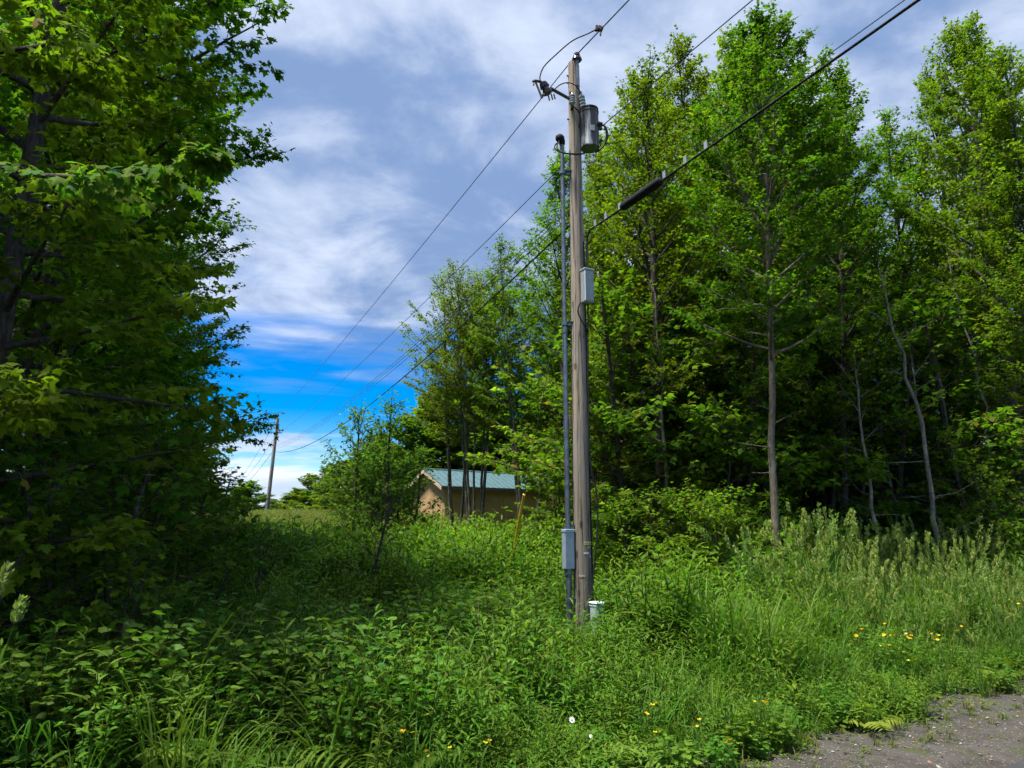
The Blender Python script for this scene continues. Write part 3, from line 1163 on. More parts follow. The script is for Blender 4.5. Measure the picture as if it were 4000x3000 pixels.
def overhead():
    top = Vector((PX + .05, PY - .06, at(2251, 222, PY).z))
    e2 = Vector((P2x, P2y, P2.z + .3))
    prim_l = sag_pts(top, e2, 0.25, 50)
    wire('power_line', prim_l, .0085, M_WIRE, 'topmost overhead wire from the pole top down left to the far pole')
    nxt = top + ND * 34 + Vector((0, 0, 0.4))
    prim_r = sag_pts(top, nxt, 0.12, 40)
    wire('power_line', prim_r, .0105, M_WIRE, 'topmost overhead wire from the pole top out of the picture at upper centre')
    zn = at(2262, 585, PY + .12).z
    na = at(2345, 498, PY + .25)
    b = MB()
    b.tube([Vector((PX + .06, PY + .05, na.z - .03)), na], .016, 6)
    b.lathe(na - Vector((0, 0, .05)), (0, 0, 1), [(0, .02), (.02, .04), (.05, .025), (.08, .04), (.1, .02)], 10)
    tag(b.build('neutral_bracket', M_RUST, None), 'small dark bracket behind the transformer carrying the second wire', 'bracket')
    neu_l = sag_pts(na, at(1098, 1686, 56.0), 0.35, 50)
    wire('neutral_wire', neu_l, .008, M_WIRE, 'second overhead wire running left from behind the pole below the transformer')
    neu_r = sag_pts(na, na + ND * 34 + Vector((0, 0, .3)), .1, 40)
    wire('neutral_wire', neu_r, .0085, M_WIRE, 'thin overhead wire crossing in front of the tree tops right of the transformer')
    names = ['upper thin communication cable left of the pole', 'middle thin communication cable left of the pole', 'lower thin communication cable left of the pole']
    ys = [(788, 1738, .62), (806, 1745, .62), (829, 1752, .62)]
    for i, (ya, yb, sg) in enumerate(ys):
        a = Vector((PX - .02, PY + .13, at(2245, ya, PY + .13).z))
        wire('communication_cable', sag_pts(a, at(1082, yb, 55.9), sg, 50), .007, M_WIRE, names[i], 'cable')
    a = Vector((PX + .05, PY + .12, at(2245, 846, PY + .12).z))
    wire('communication_cable', sag_pts(a, at(1074, 1764, 55.8), 1.15, 60), .015, M_BLACK, 'thick black lowest cable sagging left to the far pole')
    # from pole two on to pole three
    for i, (yy, rr, lb) in enumerate(((1632, .012, 'topmost wire from the leaning far pole to the distant pole'), (1700, .012, 'middle wire from the leaning far pole to the distant pole'), (1750, .016, 'lowest wire from the leaning far pole to the distant pole'))):
        a = at(1083 - i * 4, yy, 56.0)
        bnd = at(908, 1893 + i * 12, 135.0)
        wire('power_line' if i == 0 else 'communication_cable', sag_pts(a, bnd, 0.9, 30), rr, M_WIRE, lb)
    # right hand cable with strand, clips and splice closure
    za = at(2290, 893, PY - .14).z
    st = Vector((PX + .13, PY - .08, za + .05))

    # heights read off the photograph along the vertical plane of the line
    ss, zs = [0.0], [st.z]
    for q in ((2420, 800), (2594, 675), (2756, 557), (3120, 290), (3540, 0)):
        r = ray(*q)
        k = (st.x * ND.y - st.y * ND.x) / (r.x * ND.y - r.y * ND.x)
        w = Vector((0, 0, EYE)) + r * k
        ss.append((w.x - st.x) / ND.x)
        zs.append(w.z)
    fit = np.polyfit(ss, zs, 2)

    def line(s, dz=0.0):
        se = min(s, ss[-1])
        return st + ND * s + Vector((0, 0, float(np.polyval(fit, se)) + (s - se) * float(fit[1] + 2 * fit[0] * ss[-1]) - st.z + dz))
    wire('support_strand', [line(s) for s in np.linspace(0, 26, 20)], .006, M_WIRE, 'thin steel strand above the black cable running to the upper right')

    def cab(s):
        k = min(1, s / 0.5)
        return line(s, -0.075 * k - 0.06 * (1 - k) - .02)
    cpts = [Vector((PX + .135, PY - .10, za - .62)), Vector((PX + .14, PY - .11, za - .32)), Vector((PX + .15, PY - .12, za - .13))] + [cab(s) for s in np.concatenate((np.linspace(.12, 3, 14), np.linspace(3.4, 26, 30)))]
    wire('communication_cable', cpts, .015, M_BLACK, 'thick black cable with a splice closure running to the upper right')

    def s_at(px):
        lo, hi = 0.0, 9.0
        for _ in range(40):
            m = (lo + hi) / 2
            if pix(line(m))[0] < px:
                lo = m
            else:
                hi = m
        return lo
    s0, s1 = s_at(2428), s_at(2583)
    o = empty('splice_closure', line((s0 + s1) / 2, -.1), 'long black ribbed splice closure hanging on the cable right of the pole', 'splice closure')
    dirv = (line(1) - line(0)).normalized()
    L = (line(s1) - line(s0)).length
    base = line(s0, -.085) - o.location
    b = MB()
    prof = [(0, .025), (.02, .055), (.05, .062)]
    for k in range(14):
        f = .05 + (L - .1) * (k + .5) / 14
        prof += [(f - .012, .062), (f - .008, .066), (f + .008, .066), (f + .012, .062)]
    prof += [(L - .05, .062), (L - .02, .055), (L, .025)]
    b.lathe(base, dirv, prof, 16)
    b.build('sleeve', M_BLACK, o, angle=30)
    for f in (.1, .5, .9):
        b = MB()
        b.tube([base + dirv * L * f + Vector((0, 0, .04)), base + dirv * L * f + Vector((0, 0, .092))], .010, 6)
        b.build('hanger', M_STEEL, o)
    lab = ['cable clip nearest the pole', 'second cable clip from the pole', 'cable clip at the lower end of the splice closure', 'cable clip at the upper end of the splice closure', 'second cable clip past the splice closure', 'third cable clip past the splice closure']
    for i, px in enumerate((2325, 2366, 2420, 2594, 2676, 2756)):
        s = s_at(px)
        b = MB()
        rot = dirv.to_track_quat('X', 'Z').to_matrix()
        b.rbox(line(s, -.045), (.055, .02, .125), .004, rot)
        tag(b.build('cable_clip', M_BOXG, None, smooth=False), 'small grey ' + lab[i], 'clip', 'clips on the right hand cable')


overhead()


def hardware():
    # transformer
    d = PY - .03
    zt, zb = at(2302, 432, d).z, at(2302, 582, d).z
    cx = at(2303, 510, d).x
    o = empty('transformer', (cx, d, zb), 'grey cylindrical pole transformer hanging on the right of the pole top', 'transformer')
    H = zt - zb
    b = MB()
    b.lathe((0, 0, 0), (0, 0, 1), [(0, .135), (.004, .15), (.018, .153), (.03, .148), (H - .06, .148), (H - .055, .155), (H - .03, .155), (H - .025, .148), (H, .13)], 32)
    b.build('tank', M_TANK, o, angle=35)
    b = MB()
    b.lathe((0, 0, -.006), (0, 0, 1), [(0, .126), (.006, .137)], 32)
    b.build('bottom_plate', plain_mat('olive_bottom', (0.12, 0.155, 0.10), .5, .1, .15, 10), o, angle=35)
    b = MB()
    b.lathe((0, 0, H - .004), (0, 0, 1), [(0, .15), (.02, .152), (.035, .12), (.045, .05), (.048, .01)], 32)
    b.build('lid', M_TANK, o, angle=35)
    b = MB()
    b.rbox((0.03, -.149, H * .42), (.075, .012, .10), .003, Matrix.Rotation(R_(8), 3, 'Z'))
    b.build('rating_plate', M_BOXG, o, smooth=False)
    for zz in (.12, H - .1):
        b = MB()
        b.box((-.16, .02, zz), (.09, .06, .05))
        b.build('mounting_lug', M_STEEL, o, smooth=False)
    bz = at(2278, 420, d).z - zb
    bx = at(2278, 400, d).x - cx
    pr = [(0, .035), (.02, .05)]
    for k in range(4):
        q = .03 + .055 * k
        pr += [(q, .034), (q + .015, .052), (q + .04, .050), (q + .045, .034)]
    pr += [(.26, .03), (.30, .022), (.33, .012)]
    bb = MB()
    bb.lathe((bx, -.03, H + .0), Vector((-.12, 0, 1)), pr, 20)
    bb.build('high_voltage_bushing', M_PORCG, o, angle=50)
    bb = MB()
    for k, (ang, zz) in enumerate(((-5, .62), (8, .55), (-18, .62))):
        a = R_(ang)
        bb.lathe((math.cos(a) * .145, math.sin(a) * .145, H * zz), (math.cos(a), math.sin(a), 0), [(0, .03), (.03, .03), (.035, .018), (.07, .018)], 12)
    bb.build('low_voltage_terminals', M_PORC, o)
    bb = MB()
    c1 = Vector((.215, 0, H * .62))
    for j in range(2):
        pts = [c1 + Vector((-.02 * j, -.02 * j, 0)), c1 + Vector((.055 - .02 * j, -.02, -.06)), c1 + Vector((.07 - .02 * j, -.03, -.22)), c1 + Vector((.01, -.02, -.38)), c1 + Vector((-.12, .05, -.46))]
        bb.tube(smooth_path(pts), .011, 6)
    bb.build('lead_loop', M_BLACK, o)
    # cutout on its arm
    pa = at(2228, 388, PY - .05)
    pb = at(2152, 346, PY - .42)
    o2 = empty('fuse_cutout', pa, 'dark fuse cutout with brown insulators on an arm left of the pole top', 'fuse cutout')
    b = MB()
    b.tube([Vector((0, 0, 0)), pb - pa], .026, 8)
    b.build('arm', M_RUST, o2)
    b = MB()
    b.tube([Vector((0.01, 0, .02)), Vector((.06, 0, -.22))], .016, 6)
    b.box((0.005, -.01, .02), (.05, .05, .20))
    b.build('arm_mount', M_RUST, o2, smooth=False)
    it = at(2121, 325, PY - .46) - pa
    ib = at(2141, 368, PY - .44) - pa
    ax = (it - ib).normalized()
    LL = (it - ib).length
    b = MB()
    pr = []
    for c in (0.0, LL * .56):
        for k in range(4):
            q = c + .002 + LL * .11 * k
            pr += [(q, .055), (q + .012, .078 - .006 * k), (q + .022, .078 - .006 * k), (q + .03, .05)]
    pr += [(LL, .03)]
    b.lathe(ib, ax, pr, 18)
    b.build('insulator', M_PORC, o2, angle=40)
    f0 = at(2093, 322, PY - .5) - pa
    f1 = at(2115, 378, PY - .5) - pa
    b = MB()
    b.tube([f0, f1], .017, 8)
    b.build('fuse_tube', M_RUST, o2)
    b = MB()
    b.tube([it + ax * .01, it.lerp(f0, .6) + ax * .03, f0 + ax * .03, at(2080, 319, PY - .5) - pa], .022, 8)
    b.tube([f0 + Vector((-.03, 0, -.02)), at(2084, 334, PY - .5) - pa], .012, 6)
    b.build('upper_contact', M_RUST, o2)
    b = MB()
    b.tube([ib, f1 + ax * .02, f1 - ax * .02], .024, 8)
    for dx in (.0, .05, .09):
        b.tube([ib + Vector((dx, 0, 0)), ib + Vector((dx + .02, 0, -.11 + dx * .3))], .012, 5)
    b.build('lower_contact', M_RUST, o2)
    # surge arrester beside it
    q0 = at(2236, 412, PY - .17)
    o3 = empty('surge_arrester', q0, 'small dark ribbed surge arrester on the pole beside the bushing', 'surge arrester')
    b = MB()
    pr = [(0, .02), (.02, .035)]
    for k in range(4):
        q = .03 + .04 * k
        pr += [(q, .03), (q + .01, .048), (q + .025, .046), (q + .03, .03)]
    pr += [(.2, .02), (.23, .012)]
    b.lathe((0, 0, 0), (0, 0, 1), pr, 16)
    b.build('body', M_PORCG, o3, angle=45)
    b = MB()
    b.box((.0, .03, -.02), (.05, .09, .03))
    b.build('bracket', M_RUST, o3, smooth=False)
    # jumpers
    topw = at(2340, 112, PY - .62)
    pts = [at(2340, 108, PY - .58), at(2300, 130, PY - .58), at(2235, 160, PY - .55), at(2170, 215, PY - .52), at(2125, 260, PY - .5), at(2110, 296, PY - .5), at(2110, 316, PY - .49)]
    wire('jumper_wire', smooth_path(pts), .010, M_BLACK, 'black jumper looping from the wire clamp down to the fuse cutout', 'jumper wire')
    pts = [at(2140, 372, PY - .44), at(2165, 350, PY - .40), at(2190, 330, PY - .36), at(2218, 323, PY - .3), at(2245, 332, PY - .22), at(2262, 352, PY - .12), at(2270, 366, PY - .06)]
    wire('jumper_wire', smooth_path(pts), .009, M_BLACK, 'thin jumper arching in front of the pole to the transformer bushing', 'jumper wire')
    pts = [at(2236, 412, PY - .17), at(2250, 425, PY - .18), at(2262, 440, PY - .17), at(2266, 470, PY - .16), at(2262, 500, PY - .12)]
    wire('jumper_wire', smooth_path(pts), .012, M_BLACK, 'short black lead between the surge arrester and the transformer tank', 'jumper wire')
    # clamps on the wire
    o4 = empty('wire_clamp', at(2344, 112, PY - .62), 'dark clamp on the top wire where the jumper begins', 'clamp')
    b = MB()
    b.rbox((0, 0, 0), (.09, .07, .085), .015, Matrix.Rotation(R_(25), 3, 'Y'))
    b.rbox((-.055, 0, .005), (.05, .06, .10), .012, Matrix.Rotation(R_(10), 3, 'Y'))
    b.build('jaw', M_RUST, o4, smooth=False)
    b = MB()
    b.tube([(.01, -.02, -.02), (.0, -.02, -.14)], .014, 8)
    b.build('screw_eye', M_RUST, o4)
    # riser conduit
    xr = at(2206, 1265, PY - .05).x
    xr2 = xr
    yr = PY - .05
    zt = at(2194, 552, yr).z
    zg = hz(xr, yr)
    o5 = empty('conduit_riser', (xr, yr, zg), 'blue grey steel conduit riser standing off the left side of the pole', 'conduit')
    zj0, zj1 = at(2206, 2222, yr).z - zg, at(2206, 2068, yr).z - zg
    zc = at(2206, 1290, yr).z - zg
    b = MB()
    b.tube([(0, 0, zj1 - .02), (0, 0, zc)], .0375, 16)
    b.build('middle_pipe', M_STEEL, o5)
    b = MB()
    b.tube([(0, 0, zc - .01), (0, 0, zt - zg)], .033, 16)
    b.build('upper_pipe', M_STEEL, o5)
    b = MB()
    b.lathe((0, 0, zc - .05), (0, 0, 1), [(0, .039), (.004, .045), (.09, .045), (.094, .036)], 16)
    b.build('coupling', M_STEEL, o5)
    b = MB()
    b.tube([(0, 0, -.2), (0, 0, zj0 + .02)], .044, 16)
    b.lathe((0, 0, zj0 - .09), (0, 0, 1), [(0, .045), (.005, .058), (.09, .058)], 16)
    b.build('lower_pipe', M_STEEL, o5)
    b = MB()
    b.rbox((.0, -.01, (zj0 + zj1) / 2), (.145, .13, zj1 - zj0), .008, Matrix.Rotation(R_(20), 3, 'Z'))
    jb = b.build('junction_box', M_BOXB, o5, smooth=False)
    b = MB()
    b.rbox((.0, -.01, zj1 - .02), (.16, .145, .05), .008, Matrix.Rotation(R_(20), 3, 'Z'))
    b.build('box_lid', M_BOXB, jb, smooth=False)
    b = MB()
    hd = Vector((-.03, -.03, zt - zg + .02))
    b.lathe((0, 0, zt - zg - .06), (0, 0, 1), [(0, .036), (.005, .048), (.08, .05)], 14)
    b.lathe(hd + Vector((.05, .03, -.01)), Vector((-.75, -.35, .35)), [(0, .03), (.02, .062), (.07, .072), (.11, .06), (.14, .02)], 14)
    b.build('weatherhead', M_BLACK, o5, angle=50)
    for py in (675, 1265, 2058, 2345):
        zz = at(2206, py, yr).z - zg
        rr = pole_r(zz + zg)
        x1 = PX - xr - rr + .02
        b = MB()
        b.box((x1 / 2 + .01, .015, zz), (x1 + .02, .03, .055))
        b.box((x1 / 2 + .01, -.002, zz + .0285), (x1 + .02, .062, .006))
        b.lathe((0, 0, zz - .03), (0, 0, 1), [(0, .040), (.001, .052), (.06, .052), (.061, .040)], 14)
        b.build('standoff_bracket', M_STEEL, o5, smooth=False)
    # service leads from weatherhead to the transformer
    for j, (dy, lb) in enumerate(((0, 'outer black lead looping from the weatherhead to the transformer'), (.02, 'inner black lead looping from the weatherhead to the transformer'))):
        k = j * 8
        pts = [at(2184, 552, yr - .08), at(2168 + k, 568 + k * .3, yr - .11), at(2170 + k, 585, yr - .12), at(2192 + k, 595 + k * .2, yr - .14), at(2225, 602 - k * .3, yr - .16), at(2262, 604 - k * .3, yr - .16), at(2290, 594, PY + .1)]
        wire('service_lead', smooth_path(pts), .0105, M_BLACK, lb, 'cable')
    # telecom terminal on the pole
    y6 = PY - .16
    z0, z1 = at(2296, 1186, y6).z, at(2290, 1056, y6).z
    x6 = at(2294, 1120, y6).x
    o6 = empty('terminal_box', (x6, y6, z0), 'tall grey communication terminal box on the upper right of the pole', 'terminal box')
    rot = Matrix.Rotation(R_(28), 3, 'Z')
    hh = z1 - z0
    b = MB()
    b.rbox((0, 0, hh / 2), (.175, .12, hh - .02), .012, rot)
    b.build('housing', M_BOXG, o6, smooth=False)
    b = MB()
    b.rbox(rot @ Vector((0, -.058, hh / 2)), (.155, .02, hh - .07), .006, rot)
    b.build('cover', M_BOXG, o6, smooth=False)
    b = MB()
    b.rbox(rot @ Vector((0, -.005, hh - .005)), (.195, .14, .035), .008, rot)
    b.build('cap', M_BOXG, o6, smooth=False)
    b = MB()
    b.rbox(rot @ Vector((-.08, -.065, hh / 2)), (.012, .02, hh - .05), .004, rot)
    b.build('hinge_strip', M_PEDTOP, o6, smooth=False)
    pts = [at(2268, 1182, PY - .2), at(2258, 1205, PY - .2), at(2262, 1232, PY - .19), at(2275, 1258, PY - .19), at(2292, 1288, PY - .17), at(2296, 1300, PY - .14)]
    wire('drop_cable', smooth_path(pts), .011, M_BLACK, 'black cable loop below the terminal box on the pole', 'cable')
    z7 = at(2290, 900, PY).z
    pts = [at(2290, 905, PY - .13), at(2296, 960, PY - .12), at(2296, 1010, PY - .13), at(2298, 1056, PY - .15)]
    wire('drop_cable', smooth_path(pts), .011, M_BLACK, 'black cables dropping from the strand to the terminal box top', 'cable')
    pts = [at(2297, 1190, PY - .12), at(2296, 1340, PY - .12), at(2298, 1520, PY - .13), at(2301, 1700, PY - .13), at(2310, 1830, PY - .12), at(2327, 1905, PY - .12), at(2335, 2000, PY - .13), at(2331, 2110, PY - .14), at(2320, 2220, PY - .15), at(2313, 2330, PY - .16), at(2306, 2420, PY - .2)]
    wire('drop_cable', smooth_path(pts), .0125, M_BLACK, 'long black cable running down the right side of the pole to the pedestal', 'cable')
    # pedestal at the foot
    pp = at(2332, 2440, PY - .42)
    o8 = empty('telecom_pedestal', (pp.x, pp.y, hz(pp.x, pp.y) - .02), 'short pale green plastic cable pedestal at the foot of the pole', 'pedestal')
    top = at(2330, 2352, PY - .42).z - o8.location.z
    rot = Matrix.Rotation(R_(38), 3, 'Z')
    b = MB()
    b.rbox((0, 0, top / 2 - .02), (.14, .15, top - .02), .022, rot)
    b.build('body', M_PED, o8, smooth=False)
    b = MB()
    b.rbox((0, 0, top - .01), (.165, .175, .035), .016, rot)
    b.build('lid', M_PEDTOP, o8, smooth=False)
    b = MB()
    b.rbox((0, 0, top - .045), (.152, .162, .035), .01, rot)
    b.build('collar', M_PED, o8, smooth=False)
    b = MB()
    b.box(rot @ Vector((.072, -.01, top * .55)), (.004, .10, .16), rot)
    b.build('blue_sticker', M_STICK, o8, smooth=False)
    b = MB()
    b.box(rot @ Vector((.072, -.0, top * .80)), (.004, .05, .045), rot)
    b.build('orange_sticker', M_ORANGE, o8, smooth=False)
    # guy wire and its yellow guard
    ga = Vector((PX - .05, PY + .12, at(2246, 940, PY + .12).z))
    an = at(1957, 2330, 14.6)
    an = Vector((an.x, an.y, hz(an.x, an.y)))
    wire('guy_wire', [ga.lerp(an, k / 12) for k in range(13)], .006, M_WIRE, 'thin steel guy wire slanting from the pole down to the yellow guard', 'guy wire')
    s = 0.0
    for k in range(400):
        p = ga.lerp(an, k / 400)
        if pix(p)[1] > 1932:
            break
    o9 = empty('guy_guard', an, 'yellow plastic guy wire guard leaning in the weeds left of the pole', 'guy guard')
    q = p - an
    dq = q.normalized()
    b = MB()
    b.tube([Vector((0, 0, -.1)), q], .026, 10)
    b.build('tube', M_YEL, o9)
    b = MB()
    b.lathe(q - dq * .01, dq, [(0, .027), (.01, .03), (.03, .03), (.04, .012)], 10)
    b.build('end_cap', M_YEL, o9)


def smooth_path(pts, n=6):
    P = [Vector(p) for p in pts]
    out = []
    for i in range(len(P) - 1):
        p0, p1, p2, p3 = P[max(i - 1, 0)], P[i], P[i + 1], P[min(i + 2, len(P) - 1)]
        for k in range(n):
            t = k / n
            out.append(0.5 * ((2 * p1) + (-p0 + p2) * t + (2 * p0 - 5 * p1 + 4 * p2 - p3) * t * t + (-p0 + 3 * p1 - 3 * p2 + p3) * t ** 3))
    out.append(P[-1])
    return out


hardware()

# ------------------------------------------------------------------ trees on the left
DARKG, MIDG = (0.066, 0.135, 0.011), (0.145, 0.225, 0.014)


def on_ground(x, y):
    return (x, y, hz(x, y))


def left_trees():
    m1 = gen_tree(11, 13.5, 3.4, base=.10, nl=72, r0=.21, lean=(2.9, .4), upright=.15, elev=(2, 50), leaf=.108, tmpl=T_M10, new=.004, sub_gap=.165, leaf_gap=.0185, subk=.5, droop=.6, col=DARKG, col2=MIDG, lowfull=.62)
    plant_tree('maple_tree', m1, on_ground(-7.3, 9.2), 'big maple at left with a dark trunk leaning right up through its leaves', 'tree')
    # nearest maple, trunk at the picture's left edge, with one lit branch reaching across
    bx = Vector((-4.95, 6.5, 0))
    br = [Vector((-4.9, 6.2, 2.9)), at(-250, 640, 5.4), at(150, 650, 4.9), at(480, 660, 4.6), at(680, 610, 4.4), at(850, 570, 4.3)]
    br2 = [Vector((-4.9, 6.4, 4.6)), at(-150, 200, 5.6), at(150, 150, 5.2), at(350, 110, 5.0)]
    ex = [[p - bx for p in br], [p - bx for p in br2]]
    m2 = gen_tree(23, 12.0, 3.0, base=.12, nl=54, r0=.11, lean=(.3, .2), upright=.15, elev=(2, 50), leaf=.105, tmpl=T_M10, new=.004, sub_gap=.165, leaf_gap=.019, subk=.5, droop=.6, col=DARKG, col2=MIDG, lowfull=.9, extra=ex[1:], side=(R_(170), .25))
    o = plant_tree('maple_tree', m2, on_ground(bx.x, bx.y), 'nearest maple, its trunk at the left edge and one bright branch reaching right', 'tree')
    crown = o.children[1]
    # the reaching branch: wood plus leaves one by one
    rng = np.random.RandomState(4)
    P = np.array([tuple(p - bx) for p in smooth_path(br, 5)])
    tubes = [(P, np.linspace(.03, .005, len(P)), 6)]
    V, Fc = T_MAPLE
    lms = []
    for k in range(6):
        c = np.array(((.075, .145, .014), (.095, .165, .016), (.06, .125, .014), (.11, .18, .018), (.085, .14, .013), (.07, .15, .02))[k])
        V2 = V.copy()
        V2[:, 2] += rng.normal(0, .018, len(V))
        lm = np_mesh('leaf', V2, Fc.ravel(), np.full(len(Fc), 3), np.repeat(c[None], len(V), 0))
        lm.materials.append(M_LEAF)
        lms.append(lm)
    cnt = 0
    L0 = o.location
    while cnt < 290:
        s = 0.22 + .78 * rng.uniform(0, 1) ** .8
        p0 = interp(P, s)
        dl = unit(interp(P, min(1, s + .05)) - interp(P, s - .05))
        hor = unit(np.cross(dl, (0, 0, 1.)))
        sl = rng.uniform(.12, .5) * (1.25 - s)
        dd = unit(dl * .7 + hor * rng.choice((-1, 1)) * rng.uniform(.5, 1) + np.array((0, 0, rng.uniform(-.35, .15))))
        tubes.append((np.array((p0, p0 + dd * sl * .6, p0 + dd * sl)), np.array((.005, .004, .002)), 3))
        for j in range(rng.randint(3, 7)):
            q = p0 + dd * sl * rng.uniform(.3, 1.05)
            rd = unit(rng.normal(0, 1, 3) * np.array((1, 1, .4)))
            q = q + rd * rng.uniform(.02, .08)
            tip = Vector(unit(rd * .7 + dd * .5 + np.array((0, 0, -.75))))
            nr = Vector(unit(np.array((0, -.25, 1.)) + rng.normal(0, .35, 3)))
            nr = (nr - tip * nr.dot(tip)).normalized()
            sd_ = tip.cross(nr)
            lf = bpy.data.objects.new('leaf', lms[rng.randint(6)])
            COL.objects.link(lf)
            lf.parent = crown
            sz = rng.uniform(.075, .135)
            lf.matrix_local = Matrix.Translation(Vector(q)) @ Matrix((sd_, tip, nr)).transposed().to_4x4() @ Matrix.Scale(sz, 4)
            cnt += 1
            if cnt >= 290:
                break
    link('branch', tubes_mesh('branch', tubes), M_BARK, o)
    # the row going back
    m3 = gen_tree(31, 17.0, 4.6, base=.05, nl=80, r0=.2, lean=(.4, .0), upright=.3, elev=(5, 62), leaf=.12, sub_gap=.19, leaf_gap=.021, subk=.55, tmpl=T_KITE, new=.006, droop=.45, col=DARKG, col2=(.125, .20, .013), lowfull=.85)
    t3 = plant_tree('maple_tree', m3, on_ground(-9.2, 14.2), 'tall maple in the left row whose rim stands bright against the sky', 'tree')
    m4 = gen_tree(37, 14.0, 3.5, base=.06, nl=60, r0=.18, upright=.25, elev=(0, 58), leaf=.12, sub_gap=.19, leaf_gap=.021, subk=.55, tmpl=T_KITE, new=.006, droop=.45, col=DARKG, col2=(.115, .19, .013), lowfull=.9)
    t4 = plant_tree('maple_tree', m4, on_ground(-11.9, 20.5), 'maple behind the tall one in the left row', 'tree')
    for (x, y, s, r, src, lb) in ((-15.4, 27.5, 1.0, 1.0, t4, 'third maple back in the left row above the far grass'), (-19.5, 35, 1.0, 2.0, t3, 'farthest maple of the left row')):
        c = copy_thing(src, on_ground(x, y), r, s * .8)
        c['label'] = lb
    for (x, y, s, r, src) in ((-12.0, 15.5, 1.05, .8, t3), (-14.8, 20, 1.0, 3.0, t4), (-12.5, 9.0, .9, 5.0, t4), (-14.0, 24.5, 1.0, 1.6, t3), (-9.6, 17.4, .8, 2.9, t4)):
        c = copy_thing(src, on_ground(x, y), r, s)
        c['label'] = 'maple deep in the shade behind the left row, only leaves showing'
        c['group'] = 'maples behind the left row'
    c = copy_thing(t3, on_ground(-8.1, 12.2), 4.0, .82)
    c['label'] = 'full maple standing between the leaning trunk and the tall bright rimmed maple'
    c = copy_thing(t4, on_ground(-7.6, 5.4), 2.6, .95)  # extra tree, added to cast shade on the bottom left weeds
    c['label'] = 'maple added at the extreme left edge to shade the bottom left foreground'
    # low maple brush along the foot of the row
    mb = gen_tree(41, 2.6, 1.25, base=.05, nl=26, r0=.03, upright=.4, elev=(10, 55), leaf=.115, tmpl=T_MAPLE, sub_gap=.18, leaf_gap=.05, stems=3, spread=1.2, droop=.5, col=(.06, .115, .012), col2=(.12, .18, .014))
    brush = [(-4.4, 7.4, 1.0, .3), (-5.2, 8.9, 1.15, 1.9), (-4.3, 9.8, .6, 2.4), (-5.6, 11.0, 1.1, 3.3), (-4.6, 5.9, .85, 4.4), (-6.3, 13.2, 1.1, 5.2), (-6.9, 15.6, 1.05, .9), (-8.2, 18.6, 1.0, 2.0), (-9.6, 21.8, .95, 3.0), (-7.0, 7.6, 1.2, 5.9), (-3.55, 6.4, .55, 1.2)]
    labs = ['maple brush right under the nearest maple', 'maple brush below the leaning trunk', 'low maple brush out in the weeds at left', 'maple brush below the tall left maple', 'maple brush at the left edge above the grass heads', 'second maple brush going back along the left row', 'third maple brush going back along the left row', 'fourth maple brush going back along the left row', 'last maple brush of the left row beside the open field', 'maple brush in the deep shade at the left edge', 'smallest maple brush in front of the left row']
    src = None
    for (x, y, s, r), lb in zip(brush, labs):
        if src is None:
            src = plant_tree('maple_brush', mb, on_ground(x, y), lb, 'shrub', 'maple brush under the left row', rotz=r, scale=s)
        else:
            c = copy_thing(src, on_ground(x, y), r, s)
            c['label'] = lb


left_trees()


# ------------------------------------------------------------------ trees on the right
M_BARKC = bark_mat('bark_tan', (0.085, 0.07, 0.052), (0.185, 0.155, 0.118), (0.23, 0.215, 0.175), 0.3)


